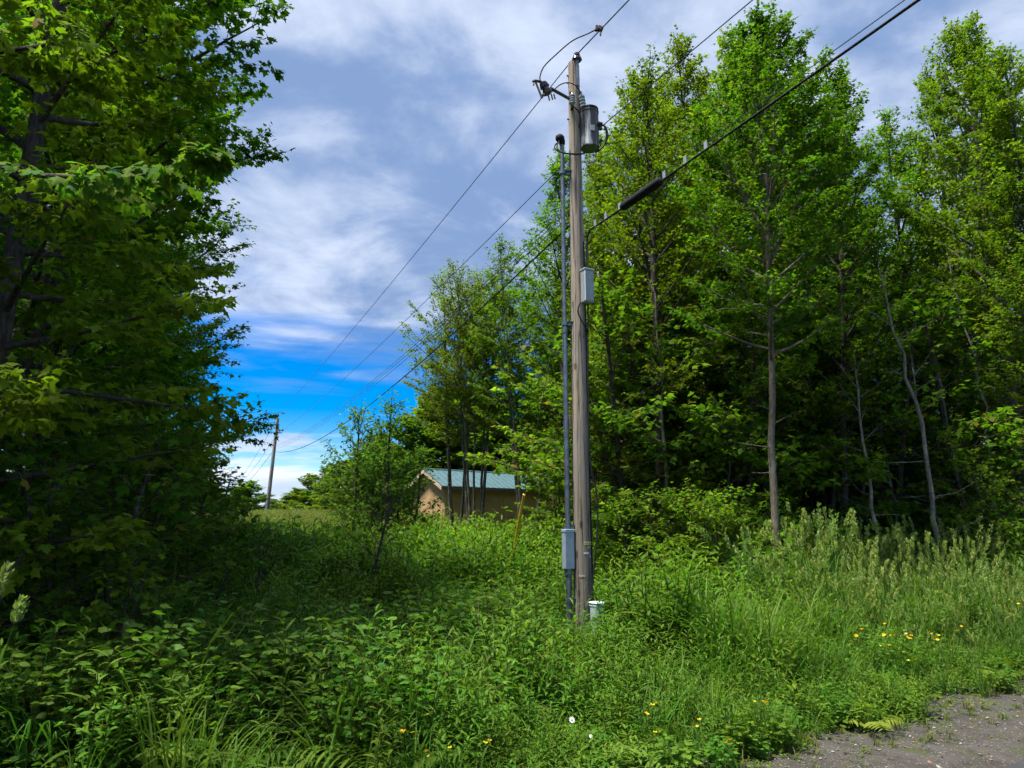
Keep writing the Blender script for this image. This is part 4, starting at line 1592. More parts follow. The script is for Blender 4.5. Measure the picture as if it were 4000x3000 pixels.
def right_trees():
    G1, G2 = (0.058, 0.112, 0.009), (0.145, 0.200, 0.012)
    kw = dict(sub_gap=.20, leaf_gap=.0155, droop=.45, col=G1, col2=G2, upright=.6, subk=.55, tmpl=T_KITE)

    def spec(seed, px, py, d, R, label, bark=M_BARK, base=.16, nl=44, r0=.085, lean=(0, 0), leaf=.105, stems=1, **k):
        p = at(px, py, d)
        g = hz(p.x - lean[0], p.y - lean[1])
        a = dict(kw)
        a.update(k)
        H = p.z - g
        m = gen_tree(seed, H, R * 1.35, base=base, nl=int(nl * 1.15), r0=r0, lean=lean, leaf=leaf, stems=stems, elev=a.pop('elev', (18, 82)), **a)
        o = plant_tree(a.get('nm', 'maple_tree'), m, (p.x - lean[0], p.y - lean[1], g), label, 'tree', bark=bark)
        return o, H
    A = spec(101, 2660, 150, 18.0, 2.5, 'tall maple with a narrow spire just right of the transformer', nl=50, lean=(.2, 0))
    B = spec(102, 2860, 165, 17.0, 2.4, 'tall maple with twin tops crossed by the overhead cables', nl=50, base=.18)
    C = spec(103, 2985, 125, 13.2, 2.3, 'maple with a pale bare lower trunk at the edge of the wood', bark=M_BARKC, base=.40, nl=52, r0=.065, elev=(22, 80), leaf=.095, leaf_gap=.012, dead_below=4, lean=(.55, 0))
    D = spec(104, 3270, 285, 16.0, 2.2, 'maple with a right leaning top left of the sky gap', nl=48, base=.2, lean=(.9, 0))
    E = spec(105, 3755, 125, 16.5, 2.9, 'tall broad maple right of the sky gap with several spires', bark=M_BARKM, nl=62, base=.24, r0=.14, dead_below=3)
    G = spec(106, 2480, 330, 17.5, 2.0, 'shorter maple directly behind the transformer', nl=42, base=.12)
    K = spec(107, 3470, 470, 18.0, 2.1, 'thin topped maple under the sky gap', nl=42, base=.15)
    Hh = spec(108, 2190, 600, 20.5, 1.9, 'maple showing leaves on both sides of the pole and conduit', nl=42, base=.32, r0=.07)
    I_ = spec(109, 1865, 1050, 25.5, 2.1, 'many stemmed maple clump standing in front of the shed', bark=M_BARKM, nl=54, base=.48, r0=.055, stems=5, spread=.22, leaf=.10, leaf_gap=.019, elev=(20, 74), sub_gap=.28)
    J = spec(110, 2060, 930, 24.0, 2.4, 'maple clump between the shed end and the conduit', bark=M_BARKM, nl=46, base=.42, r0=.07, stems=3, spread=.35, leaf=.10)
    again(I_[0], 1800, 1085, 27.0, 2.4, 'left hand maple clump above the shed gable', src_h=I_[1], fat=1.0)
    again(A[0], 3950, 200, 15.0, 2.2, 'maple cut by the right edge of the picture', src_h=A[1])
    again(B[0], 3630, 300, 19.5, 4.0, 'maple standing behind the broad one at right', src_h=B[1])
    again(D[0], 3120, 240, 19.5, 2.6, 'maple showing between the pale trunk and the right leaning top', src_h=D[1])
    again(G[0], 2330, 560, 19.0, 1.0, 'maple behind the grey terminal box on the pole', src_h=G[1])
    for i, (so, px, py, d, rz, lb) in enumerate(((B, 2570, 290, 20.0, 1.1, 'maple in the second row between the spire and the shorter maple'), (A, 2765, 240, 20.5, 3.1, 'maple in the second row right of the spire'), (G, 2930, 230, 19.0, 5.2, 'maple in the second row left of the pale trunk'), (K, 3060, 290, 18.5, .6, 'maple in the second row right of the pale trunk'), (A, 3200, 380, 20.5, 4.4, 'maple in the second row behind the right leaning top'), (D, 3400, 480, 18.0, 2.9, 'maple in the second row at the sky gap'), (G, 3560, 470, 19.5, 3.6, 'low maple at the right side of the sky gap'), (B, 3860, 210, 18.5, 5.8, 'maple in the second row at the far right'), (K, 2400, 480, 18.5, 2.0, 'maple in the second row right beside the transformer bottom'), (G, 2340, 600, 22.0, 4.0, 'maple in the second row straight behind the pole'))):
        again(so[0], px, py + 60, d, rz, lb, src_h=so[1], fat=1.06)
    # deeper wood: trees nothing tells apart
    rng = random.Random(7)
    src = [A, B, E, K, G]
    lb = 'shaded maple deep in the wood on the right, hidden by the front trees'
    for (d0, xs) in ((21.5, (3.2, 5.6, 8.3, 10.8, 13.2, 15.6)), (25.0, (1.6, 4.2, 6.9, 9.5, 12.2, 15.0, 17.8)), (30.0, (2.6, 6.0, 9.3, 12.6, 16.0, 19.5, 22.5)), (36.0, (5.0, 9.2, 13.4, 17.6, 21.8, 26.0))):
        for x in xs:
            s, H = src[rng.randrange(5)]
            y = d0 + rng.uniform(-1.6, 1.6)
            xx = x + rng.uniform(-.7, .7)
            k = rng.uniform(.72, .92) * (12.5 / H) * (1 + (d0 - 21) * .012)
            c = copy_thing(s, on_ground(xx, y), rng.uniform(0, 6.28), (k * 1.15, k * 1.15, k))
            c['label'] = lb
            c['group'] = 'maples deep in the wood'
    lb2 = 'dark leafy brush filling the back of the wood between the trunks'
    fill = []
    for (d0, x0, x1, st_, s0) in ((19.5, 8.5, 16, 1.5, 1.0), (23.0, 3.0, 19, 1.5, 1.2), (27.5, 2.5, 23, 1.6, 1.5), (33, 3.5, 27, 1.9, 1.8), (40, 5, 33, 2.4, 2.2)):
        x = x0
        while x < x1:
            fill.append((x + rng.uniform(-.5, .5), d0 + rng.uniform(-1.2, 1.2), s0 * rng.uniform(.8, 1.25)))
            x += st_
    # slim bare stems in the shade
    stems = [(3460, 2140, 14.5, .055, (-.35, .1), 5.2, 'slim pale stem with a kink, left of the others in the dark wood'), (3700, 2160, 14.0, .075, (-.9, 0), 7.0, 'slanting pale stem in the dark wood at right'), (3650, 2150, 15.5, .045, (-.2, 0), 6.0, 'thin upright stem beside the slanting pale one'),
             (3780, 2150, 16.0, .05, (-.3, 0), 6.0, 'grey stem right of the slanting pale one'), (2660, 2050, 15.0, .06, (-.45, 0), 7.0, 'bare dead snag with a broken top behind the lit brush'), (3330, 2120, 17.0, .06, (-.2, 0), 7.0, 'dim stem at the left of the dark hollow'), (3560, 2130, 18.0, .07, (.1, 0), 7.5, 'dim thick stem in the middle of the dark hollow')]
    stems += [(px, 2130, d, r_, (ln_, 0), 8.0, 'thin dim upright stem in the dark hollow among the others') for (px, d, r_, ln_) in ((3260, 18.5, .05, -.2), (3395, 17.0, .045, .1), (3505, 16.5, .05, -.3), (3615, 19.0, .06, .15), (3735, 17.5, .05, -.25), (3850, 18.0, .055, -.1), (3905, 16.0, .045, -.4), (3000, 18.0, .05, .1), (2840, 18.5, .05, -.1), (2720, 17.5, .045, .15))]
    for i, (px, py, d, r, ln, H, lb) in enumerate(stems):
        x = at(px, py, d).x
        m = gen_tree(300 + i, H, .5 if i != 4 else .3, base=.62, nl=7, r0=r * .62, lean=ln, wander=.55, leaf=.09, sub_gap=.3, leaf_gap=.12 if i != 4 else 9, dead_below=5, col=G1, col2=G2, elev=(20, 60), sides=7)
        plant_tree('bare_stem', m, on_ground(x, d), lb, 'tree', 'slim stems in the wood', bark=M_BARKP if i in (0, 1, 4) else M_BARKM)
    # dark twin trunk left of centre of the wood
    m = gen_tree(210, 12.5, 2.8, base=.34, nl=40, r0=.11, lean=(.1, .1), leaf=.095, elev=(25, 70), **kw)
    x = at(2572, 1900, 15.5).x
    plant_tree('maple_tree', m, on_ground(x, 15.5), 'maple with a thick dark lichen-spotted trunk behind the lit brush', 'tree')
    # brush along the forest edge
    mb = gen_tree(220, 2.3, 1.25, base=.06, nl=30, r0=.03, upright=.45, elev=(5, 55), leaf=.085, sub_gap=.15, leaf_gap=.022, stems=3, spread=1.2, droop=.4, col=(.08, .145, .013), col2=(.15, .215, .015))
    mc = gen_tree(221, 3.4, 1.3, base=.1, nl=30, r0=.035, upright=.3, elev=(0, 50), leaf=.085, sub_gap=.16, leaf_gap=.022, stems=2, spread=.8, droop=.4, col=(.06, .112, .011), col2=(.125, .18, .014))
    lst = [(1250, 14.5, .42, mb, 'low bush rising from the weeds below the leaning far pole'), (1050, 13.0, .40, mb, 'low bush in the weeds nearest the left row'), (1500, 13.6, .40, mb, 'low bush in the weeds in front of the bushy sapling'), (1700, 15.0, .42, mb, 'low bush in the weeds before the shed gable'), (1830, 13.2, .36, mb, 'low bush in the weeds left of the yellow guard'), (1330, 17.0, .5, mb, 'low bush at the foot of the round topped sapling'), (1150, 18.0, .5, mb, 'low bush where the weeds meet the far grass'), (2120, 15.5, .42, mb, 'low bush between the yellow guard and the conduit'),
           (2650, 13.6, 1.0, mb, 'sunlit maple brush at the foot of the wood behind the pole'), (2800, 13.2, .85, mb, 'sunlit maple brush left of the pale trunk'), (2900, 14.2, .9, mb, 'maple brush just behind the pale trunk'), (2480, 14.6, .95, mb, 'maple brush close right of the pole in half shade'), (3090, 13.6, .75, mb, 'little maple bush right of the pale trunk'),
           (2560, 15.8, 1.1, mc, 'tall brush around the dark lichen-spotted trunk'), (2760, 15.6, 1.15, mc, 'tall layered brush behind the sunlit bushes'), (2400, 17.0, 1.1, mc, 'tall brush behind the pole foot'), (2230, 18.5, 1.0, mc, 'tall brush seen between conduit and pole'), (2260, 21.5, .9, mc, 'tall brush at the right end of the shed'), (2020, 22.5, .42, mb, 'low sunlit brush below the shed wall'), (1870, 23.5, .42, mb, 'low brush at the foot of the many stemmed clump'), (1790, 26.5, .35, mb, 'low brush near the shed corner'),
           (2470, 16.5, 1.9, mc, 'tall leafy young maple between the pole and the dark spotted trunk'), (2700, 16.2, 2.1, mc, 'tall leafy young maple right of the dark spotted trunk'), (2880, 15.8, 1.7, mc, 'tall leafy young maple close behind the pale trunk'), (3180, 16.0, 1.8, mc, 'tall leafy young maple right of the pale trunk'), (3420, 17.5, 1.9, mc, 'tall leafy young maple above the dark hollow'), (3820, 16.5, 2.0, mc, 'tall leafy young maple at the far right'), (2350, 17.5, 2.0, mc, 'tall leafy young maple directly right of the pole'),
           (3850, 15.5, 1.0, mc, 'dim brush inside the wood at right'), (3960, 14.0, .9, mc, 'dim brush at the right edge of the wood'), (3300, 19.0, 1.0, mc, 'dim brush deep inside the dark hollow')]
    first = {}
    for i, (px, d, s, me, lb) in enumerate(lst):
        x = at(px, 2050, d).x
        key = id(me)
        if key not in first:
            first[key] = plant_tree('maple_brush', me, on_ground(x, d), lb, 'shrub', 'brush along the wood', rotz=i * 1.7, scale=s)
        else:
            c = copy_thing(first[key], on_ground(x, d), i * 1.7, s)
            c['label'] = lb
    for (x, y, s) in fill:
        c = copy_thing(first[id(mc)], on_ground(x, y), rng.uniform(0, 6.28), s)
        c['label'] = lb2
        c['group'] = 'brush at the back of the wood'


right_trees()


# ------------------------------------------------------------------ saplings in the middle and far trees
def middle():
    kw = dict(leaf=.10, tmpl=T_OVAL, sub_gap=.14, leaf_gap=.026, subk=.6, droop=.4, col=(.06, .11, .018), col2=(.115, .17, .022), upright=.6)

    def sap(seed, px, py, d, R, label, **k):
        p = at(px, py, d)
        g = hz(p.x, p.y)
        a = dict(base=.15, nl=30, r0=.045, elev=(20, 70), dens=1.0)
        a.update(kw)
        a.update(k)
        m = gen_tree(seed, p.z - g, R * 1.3, **a)
        return plant_tree('sapling', m, (p.x, p.y, g), label, 'tree', bark=M_BARK)
    sap(401, 1400, 1625, 19.0, .95, 'leafy sapling nearest the far pole, its round top against the blue sky')
    sap(402, 1530, 1585, 18.5, .85, 'sapling with a wispy leader against the blue sky left of the shed', base=.2, nl=32)
    sap(403, 1600, 1770, 19.5, .6, 'dark stemmed sapling beside the shed gable', stems=2)
    sap(404, 1460, 1770, 20.0, 1.0, 'bushy sapling between the two taller ones', nl=34)
    p = at(1405, 2420, 11.2)
    m = gen_tree(405, 2.0, .55, base=.45, nl=12, r0=.022, lean=(.42, 0), leaf=.06, tmpl=T_OVAL, sub_gap=.2, leaf_gap=.1, col=(.05, .085, .02), col2=(.07, .11, .02), elev=(25, 65))
    plant_tree('sapling', m, on_ground(p.x, 11.2), 'thin leaning dark stem of a young sapling among the weeds', 'tree')
    p = at(980, 2420, 11.0)
    m = gen_tree(406, 1.3, .5, base=.2, nl=10, r0=.014, lean=(.1, 0), leaf=.06, tmpl=T_OVAL, sub_gap=.2, leaf_gap=.09, col=(.05, .085, .02), col2=(.07, .11, .02), elev=(25, 65))
    plant_tree('sapling', m, on_ground(p.x, 11.0), 'little sapling in the weeds at centre left', 'tree')
    # far trees
    f1 = gen_tree(501, 8.0, 3.4, base=.08, nl=44, r0=.2, leaf=.30, sub_gap=.28, leaf_gap=.034, subk=.5, droop=.3, col=(.06, .11, .012), col2=(.125, .18, .014), upright=.3, elev=(5, 60), lowfull=.9)
    f2 = gen_tree(502, 9.0, 2.6, base=.08, nl=44, r0=.2, leaf=.28, sub_gap=.27, leaf_gap=.034, subk=.5, droop=.3, col=(.075, .125, .014), col2=(.14, .20, .018), upright=.55, elev=(15, 68), lowfull=.9)
    a = None
    rows = [(1690, 1540, 50, f2, 'tree with a rounded top just left above the shed roof'), (1790, 1540, 53, f1, 'tree right behind the shed roof ridge'), (1600, 1650, 48, f1, 'tree between the wispy sapling and the shed gable'), (1880, 1520, 54, f2, 'tree behind the shed seen through the many stemmed clump'), (1980, 1570, 52, f1, 'tree behind the right part of the shed roof'), (2090, 1540, 50, f2, 'tree behind the right end of the shed'), (2200, 1520, 52, f1, 'tree glimpsed between the conduit and the shed'),
            (1500, 1715, 54, f1, 'tree behind the bushy sapling'), (1410, 1770, 58, f2, 'rounded yellow green tree left of the saplings above the far grass'), (1340, 1812, 62, f1, 'full tree left of the rounded yellow green one'), (1280, 1830, 70, f2, 'tallest dark tree at the left of the far clump'), (1215, 1865, 74, f1, 'dark bushy tree in the far clump'), (1150, 1925, 78, f1, 'lowest dark tree at the left of the far clump'), (985, 1888, 84, f1, 'round tree between the two far poles'), (940, 1905, 82, f2, 'pale tree just right of the distant pole'), (835, 1930, 70, f1, 'dark bush below the left row of maples'), (770, 1945, 60, f1, 'dark bush at the end of the left row'),
            (1065, 1955, 98, f1, 'low bush behind the foot of the leaning far pole'), (1450, 1830, 66, f1, 'tree showing between the round topped sapling and the bushy one')]
    first = {}
    for i, (px, py, d, me, lb) in enumerate(rows):
        p = at(px, py, d)
        g = hz(p.x, p.y)
        H = 8.0 if me is f1 else 9.0
        k = (p.z - g) / H
        fat = max(k * 1.4, 1.0)
        if id(me) not in first:
            first[id(me)] = plant_tree('field_tree', me, (p.x, p.y, g), lb, 'tree', 'trees beyond the field', rotz=i * 2.1, scale=(fat, fat, k))
        else:
            c = copy_thing(first[id(me)], (p.x, p.y, g), i * 2.1, (fat, fat, k))
            c['label'] = lb
    # closed wood behind everything
    rng = random.Random(3)
    for i in range(26):
        x = -70 + i * 7.0 + rng.uniform(-2, 2)
        y = 125 + rng.uniform(-8, 8)
        if -0.36 < x / y < -0.30:
            continue
        c = copy_thing(first[id(f1 if i % 2 else f2)], on_ground(x, y), rng.uniform(0, 6), (1.2, 1.2, rng.uniform(.75, .95)))
        c['label'] = 'small tree of the distant tree line at the far edge of the field'
        c['group'] = 'far tree line'


middle()

# ------------------------------------------------------------------ undergrowth
def stem_cross(g, pts, r, C):
    P = np.asarray(pts, dtype=float)
    w = np.linspace(r, r * .4, len(P))
    g.ribbon(P, w, (1, 0, 0), C)
    g.ribbon(P, w, (0, 1, 0), C)


def p_weed(seed, h=.6, stems=5, n=19, lf=.085, tm=None, c1=(.052, .115, .013), c2=(.11, .195, .018), r=.16):
    rng = np.random.RandomState(seed)
    g = Geo()
    tm = tm or T_LANCE
    for _ in range(stems):
        a = rng.uniform(0, 6.28)
        b = np.array((math.cos(a), math.sin(a), 0)) * rng.uniform(0, r)
        hh = h * rng.uniform(.65, 1.1)
        ln = np.array((rng.normal(0, .1), rng.normal(0, .1), 0)) * hh
        t = np.linspace(0, 1, 6)[:, None]
        P = b + ln * t ** 2 + np.array((0, 0, 1.)) * hh * t
        stem_cross(g, P, .004, (.06, .085, .02))
        m = n + rng.randint(-3, 4)
        s = np.linspace(.12, 1.0, m)
        pos = b + ln * (s ** 2)[:, None] + np.array((0, 0, 1.)) * (hh * s)[:, None]
        az = np.arange(m) * 2.4 + rng.uniform(0, 6)
        up = .15 + .75 * s ** 2
        tip = np.stack((np.cos(az), np.sin(az), up + rng.normal(0, .15, m)), -1)
        nrm = np.stack((-np.cos(az) * .3, -np.sin(az) * .3, np.ones(m)), -1) + rng.normal(0, .15, (m, 3))
        sz = lf * (1.1 - .5 * s ** 2) * rng.uniform(.8, 1.2, m)
        k = rng.uniform(0, 1, (m, 1)) * .5 + .5 * s[:, None]
        C = np.array(c1) * (1 - k) + np.array(c2) * k
        g.add(*leaf_arrays(pos, tip, nrm, sz, tm, C))
    return g.mesh('weed')


def p_broad(seed, h=.5, stems=5, c1=(.05, .112, .013), c2=(.105, .19, .018), lf=.07, r=.2):
    """arching stems with three-part leaves"""
    rng = np.random.RandomState(seed)
    g = Geo()
    for _ in range(stems):
        a = rng.uniform(0, 6.28)
        d = np.array((math.cos(a), math.sin(a), 0))
        hh = h * rng.uniform(.6, 1.1)
        rch = rng.uniform(.1, .4) * h
        t = np.linspace(0, 1, 6)[:, None]
        P = d * r * .3 + d * rch * t ** 1.6 + np.array((0, 0, 1.)) * hh * (1.25 * t - .25 * t ** 3)
        stem_cross(g, P, .0035, (.07, .07, .025))
        m = 11
        for k in range(m):
            s = .25 + .75 * k / (m - 1)
            p = interp(P, s)
            az = a + k * 2.3 + rng.uniform(-.4, .4)
            o = np.array((math.cos(az), math.sin(az), .3))
            q = p + o * .05
            pos = np.repeat(q[None], 3, 0)
            az3 = az + np.array((-1.0, 0, 1.0))
            tip = np.stack((np.cos(az3), np.sin(az3), np.full(3, rng.uniform(-.15, .25))), -1)
            nrm = np.array((0, 0, 1.)) + rng.normal(0, .5, (3, 3))
            kk = rng.uniform(0, 1)
            C = np.repeat((np.array(c1) * (1 - kk) + np.array(c2) * kk)[None], 3, 0)
            g.add(*leaf_arrays(pos, tip, nrm, lf * rng.uniform(.75, 1.2, 3) * np.array((.85, 1.1, .85)), T_OVAL, C))
    return g.mesh('bramble')


def blade(g, rng, b, az, L, w, bend, C, seg=5):
    d = np.array((math.cos(az), math.sin(az), 0))
    sd_ = np.array((-math.sin(az), math.cos(az), 0))
    P = [b]
    e = rng.uniform(1.2, 1.5)
    for k in range(seg):
        P.append(P[-1] + (d * math.cos(e) + np.array((0, 0, 1.)) * math.sin(e)) * L / seg)
        e -= bend / seg * (0.5 + k * .5)
    ws = w * np.array([.7, 1, .95, .75, .45, .04][:seg + 1])
    g.ribbon(np.array(P), ws, sd_, C)


def p_tuft(seed, n=26, L=.5, w=.005, bend=1.3, r=.1, c1=(.05, .105, .015), c2=(.10, .175, .02)):
    rng = np.random.RandomState(seed)
    g = Geo()
    for _ in range(n):
        a = rng.uniform(0, 6.28)
        b = np.array((math.cos(a), math.sin(a), 0)) * rng.uniform(0, r)
        k = rng.uniform(0, 1)
        blade(g, rng, b, a + rng.normal(0, .8), L * rng.uniform(.5, 1.15), w * rng.uniform(.7, 1.3), bend * rng.uniform(.4, 1.5), np.array(c1) * (1 - k) + np.array(c2) * k)
    return g.mesh('tuft')


def seed_head(g, rng, base, d, L, wid, C1, C2, n=46):
    s = rng.uniform(0, 1, n)
    prof = np.sin(np.pi * np.clip(s * .85 + .12, 0, 1)) ** .8
    az = rng.uniform(0, 6.28, n)
    d = unit(np.asarray(d, dtype=float))
    a = unit(np.cross(d, (0.3, 1, 0.1)))
    b = np.cross(d, a)
    rad = a * np.cos(az)[:, None] + b * np.sin(az)[:, None]
    pos = base + d * (s * L)[:, None] + rad * (wid * prof * rng.uniform(.1, .9, n))[:, None]
    tip = d * 1.0 + rad * .55
    nrm = rad + rng.normal(0, .3, (n, 3))
    k = rng.uniform(0, 1, (n, 1))
    C = np.array(C1) * (1 - k) + np.array(C2) * k
    V = [(0, 0, 0), (.26, .45, .05), (0, 1, 0), (-.26, .45, .05)]
    g.add(*leaf_arrays(pos, tip, nrm, np.full(n, .042) * rng.uniform(.7, 1.2, n), (np.array(V), np.array([(0, 1, 2), (0, 2, 3)])), C))


HC1, HC2 = (.15, .21, .05), (.27, .31, .10)


def p_reed(seed, n=6, h=1.45, heads=.8, r=.16, C1=HC1, C2=HC2):
    rng = np.random.RandomState(seed)
    g = Geo()
    for _ in range(n):
        a = rng.uniform(0, 6.28)
        b = np.array((math.cos(a), math.sin(a), 0)) * rng.uniform(0, r)
        hh = h * rng.uniform(.72, 1.05)
        ln = np.array((rng.normal(.06, .14), rng.normal(0, .12), 0)) * hh
        t = np.linspace(0, 1, 6)[:, None]
        P = b + ln * t ** 2 + np.array((0, 0, 1.)) * hh * t
        stem_cross(g, P, .0035, (.075, .11, .03))
        for k in range(5):
            s = .12 + .14 * k + rng.uniform(0, .08)
            kk = rng.uniform(0, 1)
            blade(g, rng, interp(P, s), rng.uniform(0, 6.28), rng.uniform(.25, .42), .0085, rng.uniform(.6, 1.8), np.array((.05, .10, .018)) * (1 - kk) + np.array((.09, .15, .025)) * kk)
        if rng.uniform() < heads:
            seed_head(g, rng, P[-1] - (P[-1] - P[-2]) * .35, P[-1] - P[-2], rng.uniform(.15, .26), rng.uniform(.014, .034), C1, C2)
    for _ in range(14):
        a = rng.uniform(0, 6.28)
        b = np.array((math.cos(a), math.sin(a), 0)) * rng.uniform(0, r)
        kk = rng.uniform(0, 1)
        blade(g, rng, b, a + rng.normal(0, .8), h * rng.uniform(.4, .8), .007, rng.uniform(.4, 1.2), np.array((.05, .10, .016)) * (1 - kk) + np.array((.09, .15, .022)) * kk)
    return g.mesh('reed')


def p_fern(seed, fronds=6, L=.5, c1=(.06, .115, .014), c2=(.10, .17, .02)):
    rng = np.random.RandomState(seed)
    g = Geo()
    for q in range(fronds):
        a = q * 6.28 / fronds + rng.uniform(-.3, .3)
        d = np.array((math.cos(a), math.sin(a), 0))
        sd_ = np.array((-math.sin(a), math.cos(a), 0))
        LL = L * rng.uniform(.7, 1.1)
        P = [np.zeros(3)]
        e = rng.uniform(.9, 1.3)
        m = 14
        for k in range(m):
            P.append(P[-1] + (d * math.cos(e) + np.array((0, 0, 1.)) * math.sin(e)) * LL / m)
            e -= .10
        P = np.array(P)
        g.ribbon(P, np.linspace(.004, .001, m + 1), sd_, (.07, .10, .02))
        k = rng.uniform(0, 1)
        C = np.array(c1) * (1 - k) + np.array(c2) * k
        ks = np.arange(3, m + 1)
        s = ks / m
        wid = LL * .34 * np.sin(np.pi * np.clip(1.12 - s, 0, 1)) ** .8
        for sg in (-1, 1):
            tip = sd_ * sg + d * .45 + np.array((0, 0, -.1))
            nr = np.array((0, 0, 1.)) + d * .3
            N = len(ks)
            g.add(*leaf_arrays(P[ks], np.repeat(tip[None], N, 0) + rng.normal(0, .06, (N, 3)), np.repeat(nr[None], N, 0) + rng.normal(0, .1, (N, 3)), wid, T_NARROW, np.repeat(C[None], N, 0) * rng.uniform(.85, 1.15, (N, 1))))
    return g.mesh('fern')


def p_low(seed, n=46, r=.22, h=.16, lf=.042, c1=(.05, .098, .011), c2=(.10, .16, .015)):
    rng = np.random.RandomState(seed)
    g = Geo()
    a = rng.uniform(0, 6.28, n)
    rr = r * np.sqrt(rng.uniform(0, 1, n))
    pos = np.stack((np.cos(a) * rr, np.sin(a) * rr, rng.uniform(.02, h, n)), -1)
    az = rng.uniform(0, 6.28, n)
    tip = np.stack((np.cos(az), np.sin(az), rng.normal(.05, .25, n)), -1)
    nrm = np.array((0, 0, 1.)) + rng.normal(0, .3, (n, 3))
    k = rng.uniform(0, 1, (n, 1))
    g.add(*leaf_arrays(pos, tip, nrm, lf * rng.uniform(.6, 1.3, n), T_OVAL, np.array(c1) * (1 - k) + np.array(c2) * k))
    return g.mesh('low_leaves')


def scatter(name, protos, mat, pts, scl, label, seed=0, tilt=.12):
    """one stuff object whose points carry copies of the given plants"""
    rng = np.random.RandomState(seed)
    n = len(pts)
    col = bpy.data.collections.new(name + '_plants')
    for me in protos:
        if not me.materials:
            me.materials.append(mat)
        col.objects.link(bpy.data.objects.new(name + '_plant', me))
    me = bpy.data.meshes.new(name)
    me.vertices.add(n)
    me.vertices.foreach_set('co', np.ascontiguousarray(pts, dtype=np.float32).ravel())
    a = me.attributes.new('rot', 'FLOAT_VECTOR', 'POINT')
    rot = np.stack((rng.normal(0, tilt, n), rng.normal(0, tilt, n), rng.uniform(0, 6.283, n)), -1).astype(np.float32)
    a.data.foreach_set('vector', rot.ravel())
    a = me.attributes.new('scl', 'FLOAT', 'POINT')
    a.data.foreach_set('value', np.asarray(scl, dtype=np.float32))
    a = me.attributes.new('idx', 'INT', 'POINT')
    a.data.foreach_set('value', rng.randint(0, len(protos), n).astype(np.int32))
    me.materials.append(mat)
    o = bpy.data.objects.new(name, me)
    COL.objects.link(o)
    ng = bpy.data.node_groups.new(name, 'GeometryNodeTree')
    ng.interface.new_socket('Geometry', in_out='INPUT', socket_type='NodeSocketGeometry')
    ng.interface.new_socket('Geometry', in_out='OUTPUT', socket_type='NodeSocketGeometry')
    N = ng.nodes
    gi, go = N.new('NodeGroupInput'), N.new('NodeGroupOutput')
    ci = N.new('GeometryNodeCollectionInfo')
    ci.inputs['Collection'].default_value = col
    ci.inputs['Separate Children'].default_value = True
    ci.inputs['Reset Children'].default_value = True
    ip = N.new('GeometryNodeInstanceOnPoints')
    ip.inputs['Pick Instance'].default_value = True

    def attr(nm, ty):
        q = N.new('GeometryNodeInputNamedAttribute')
        q.data_type = ty
        q.inputs['Name'].default_value = nm
        return q.outputs['Attribute']
    L = ng.links.new
    L(gi.outputs[0], ip.inputs['Points'])
    L(ci.outputs[0], ip.inputs['Instance'])
    L(attr('idx', 'INT'), ip.inputs['Instance Index'])
    e2r = N.new('FunctionNodeEulerToRotation')
    L(attr('rot', 'FLOAT_VECTOR'), e2r.inputs[0])
    L(e2r.outputs[0], ip.inputs['Rotation'])
    L(attr('scl', 'FLOAT'), ip.inputs['Scale'])
    L(ip.outputs[0], go.inputs[0])
    md = o.modifiers.new('plants', 'NODES')
    md.node_group = ng
    return tag(o, label, None, None, 'stuff')


def vnoise(x, y, s, seed):
    """cheap smooth noise 0..1"""
    v = np.sin(x * s * 1.3 + seed * 1.7 + 1.9 * np.sin(y * s * .7 + seed)) + np.sin(y * s * 1.1 + seed * 2.3 + 1.7 * np.sin(x * s * .9 + seed * .5)) + .6 * np.sin((x + y) * s * 2.3 + seed * 3.1)
    return np.clip(v / 5.2 + .5, 0, 1)


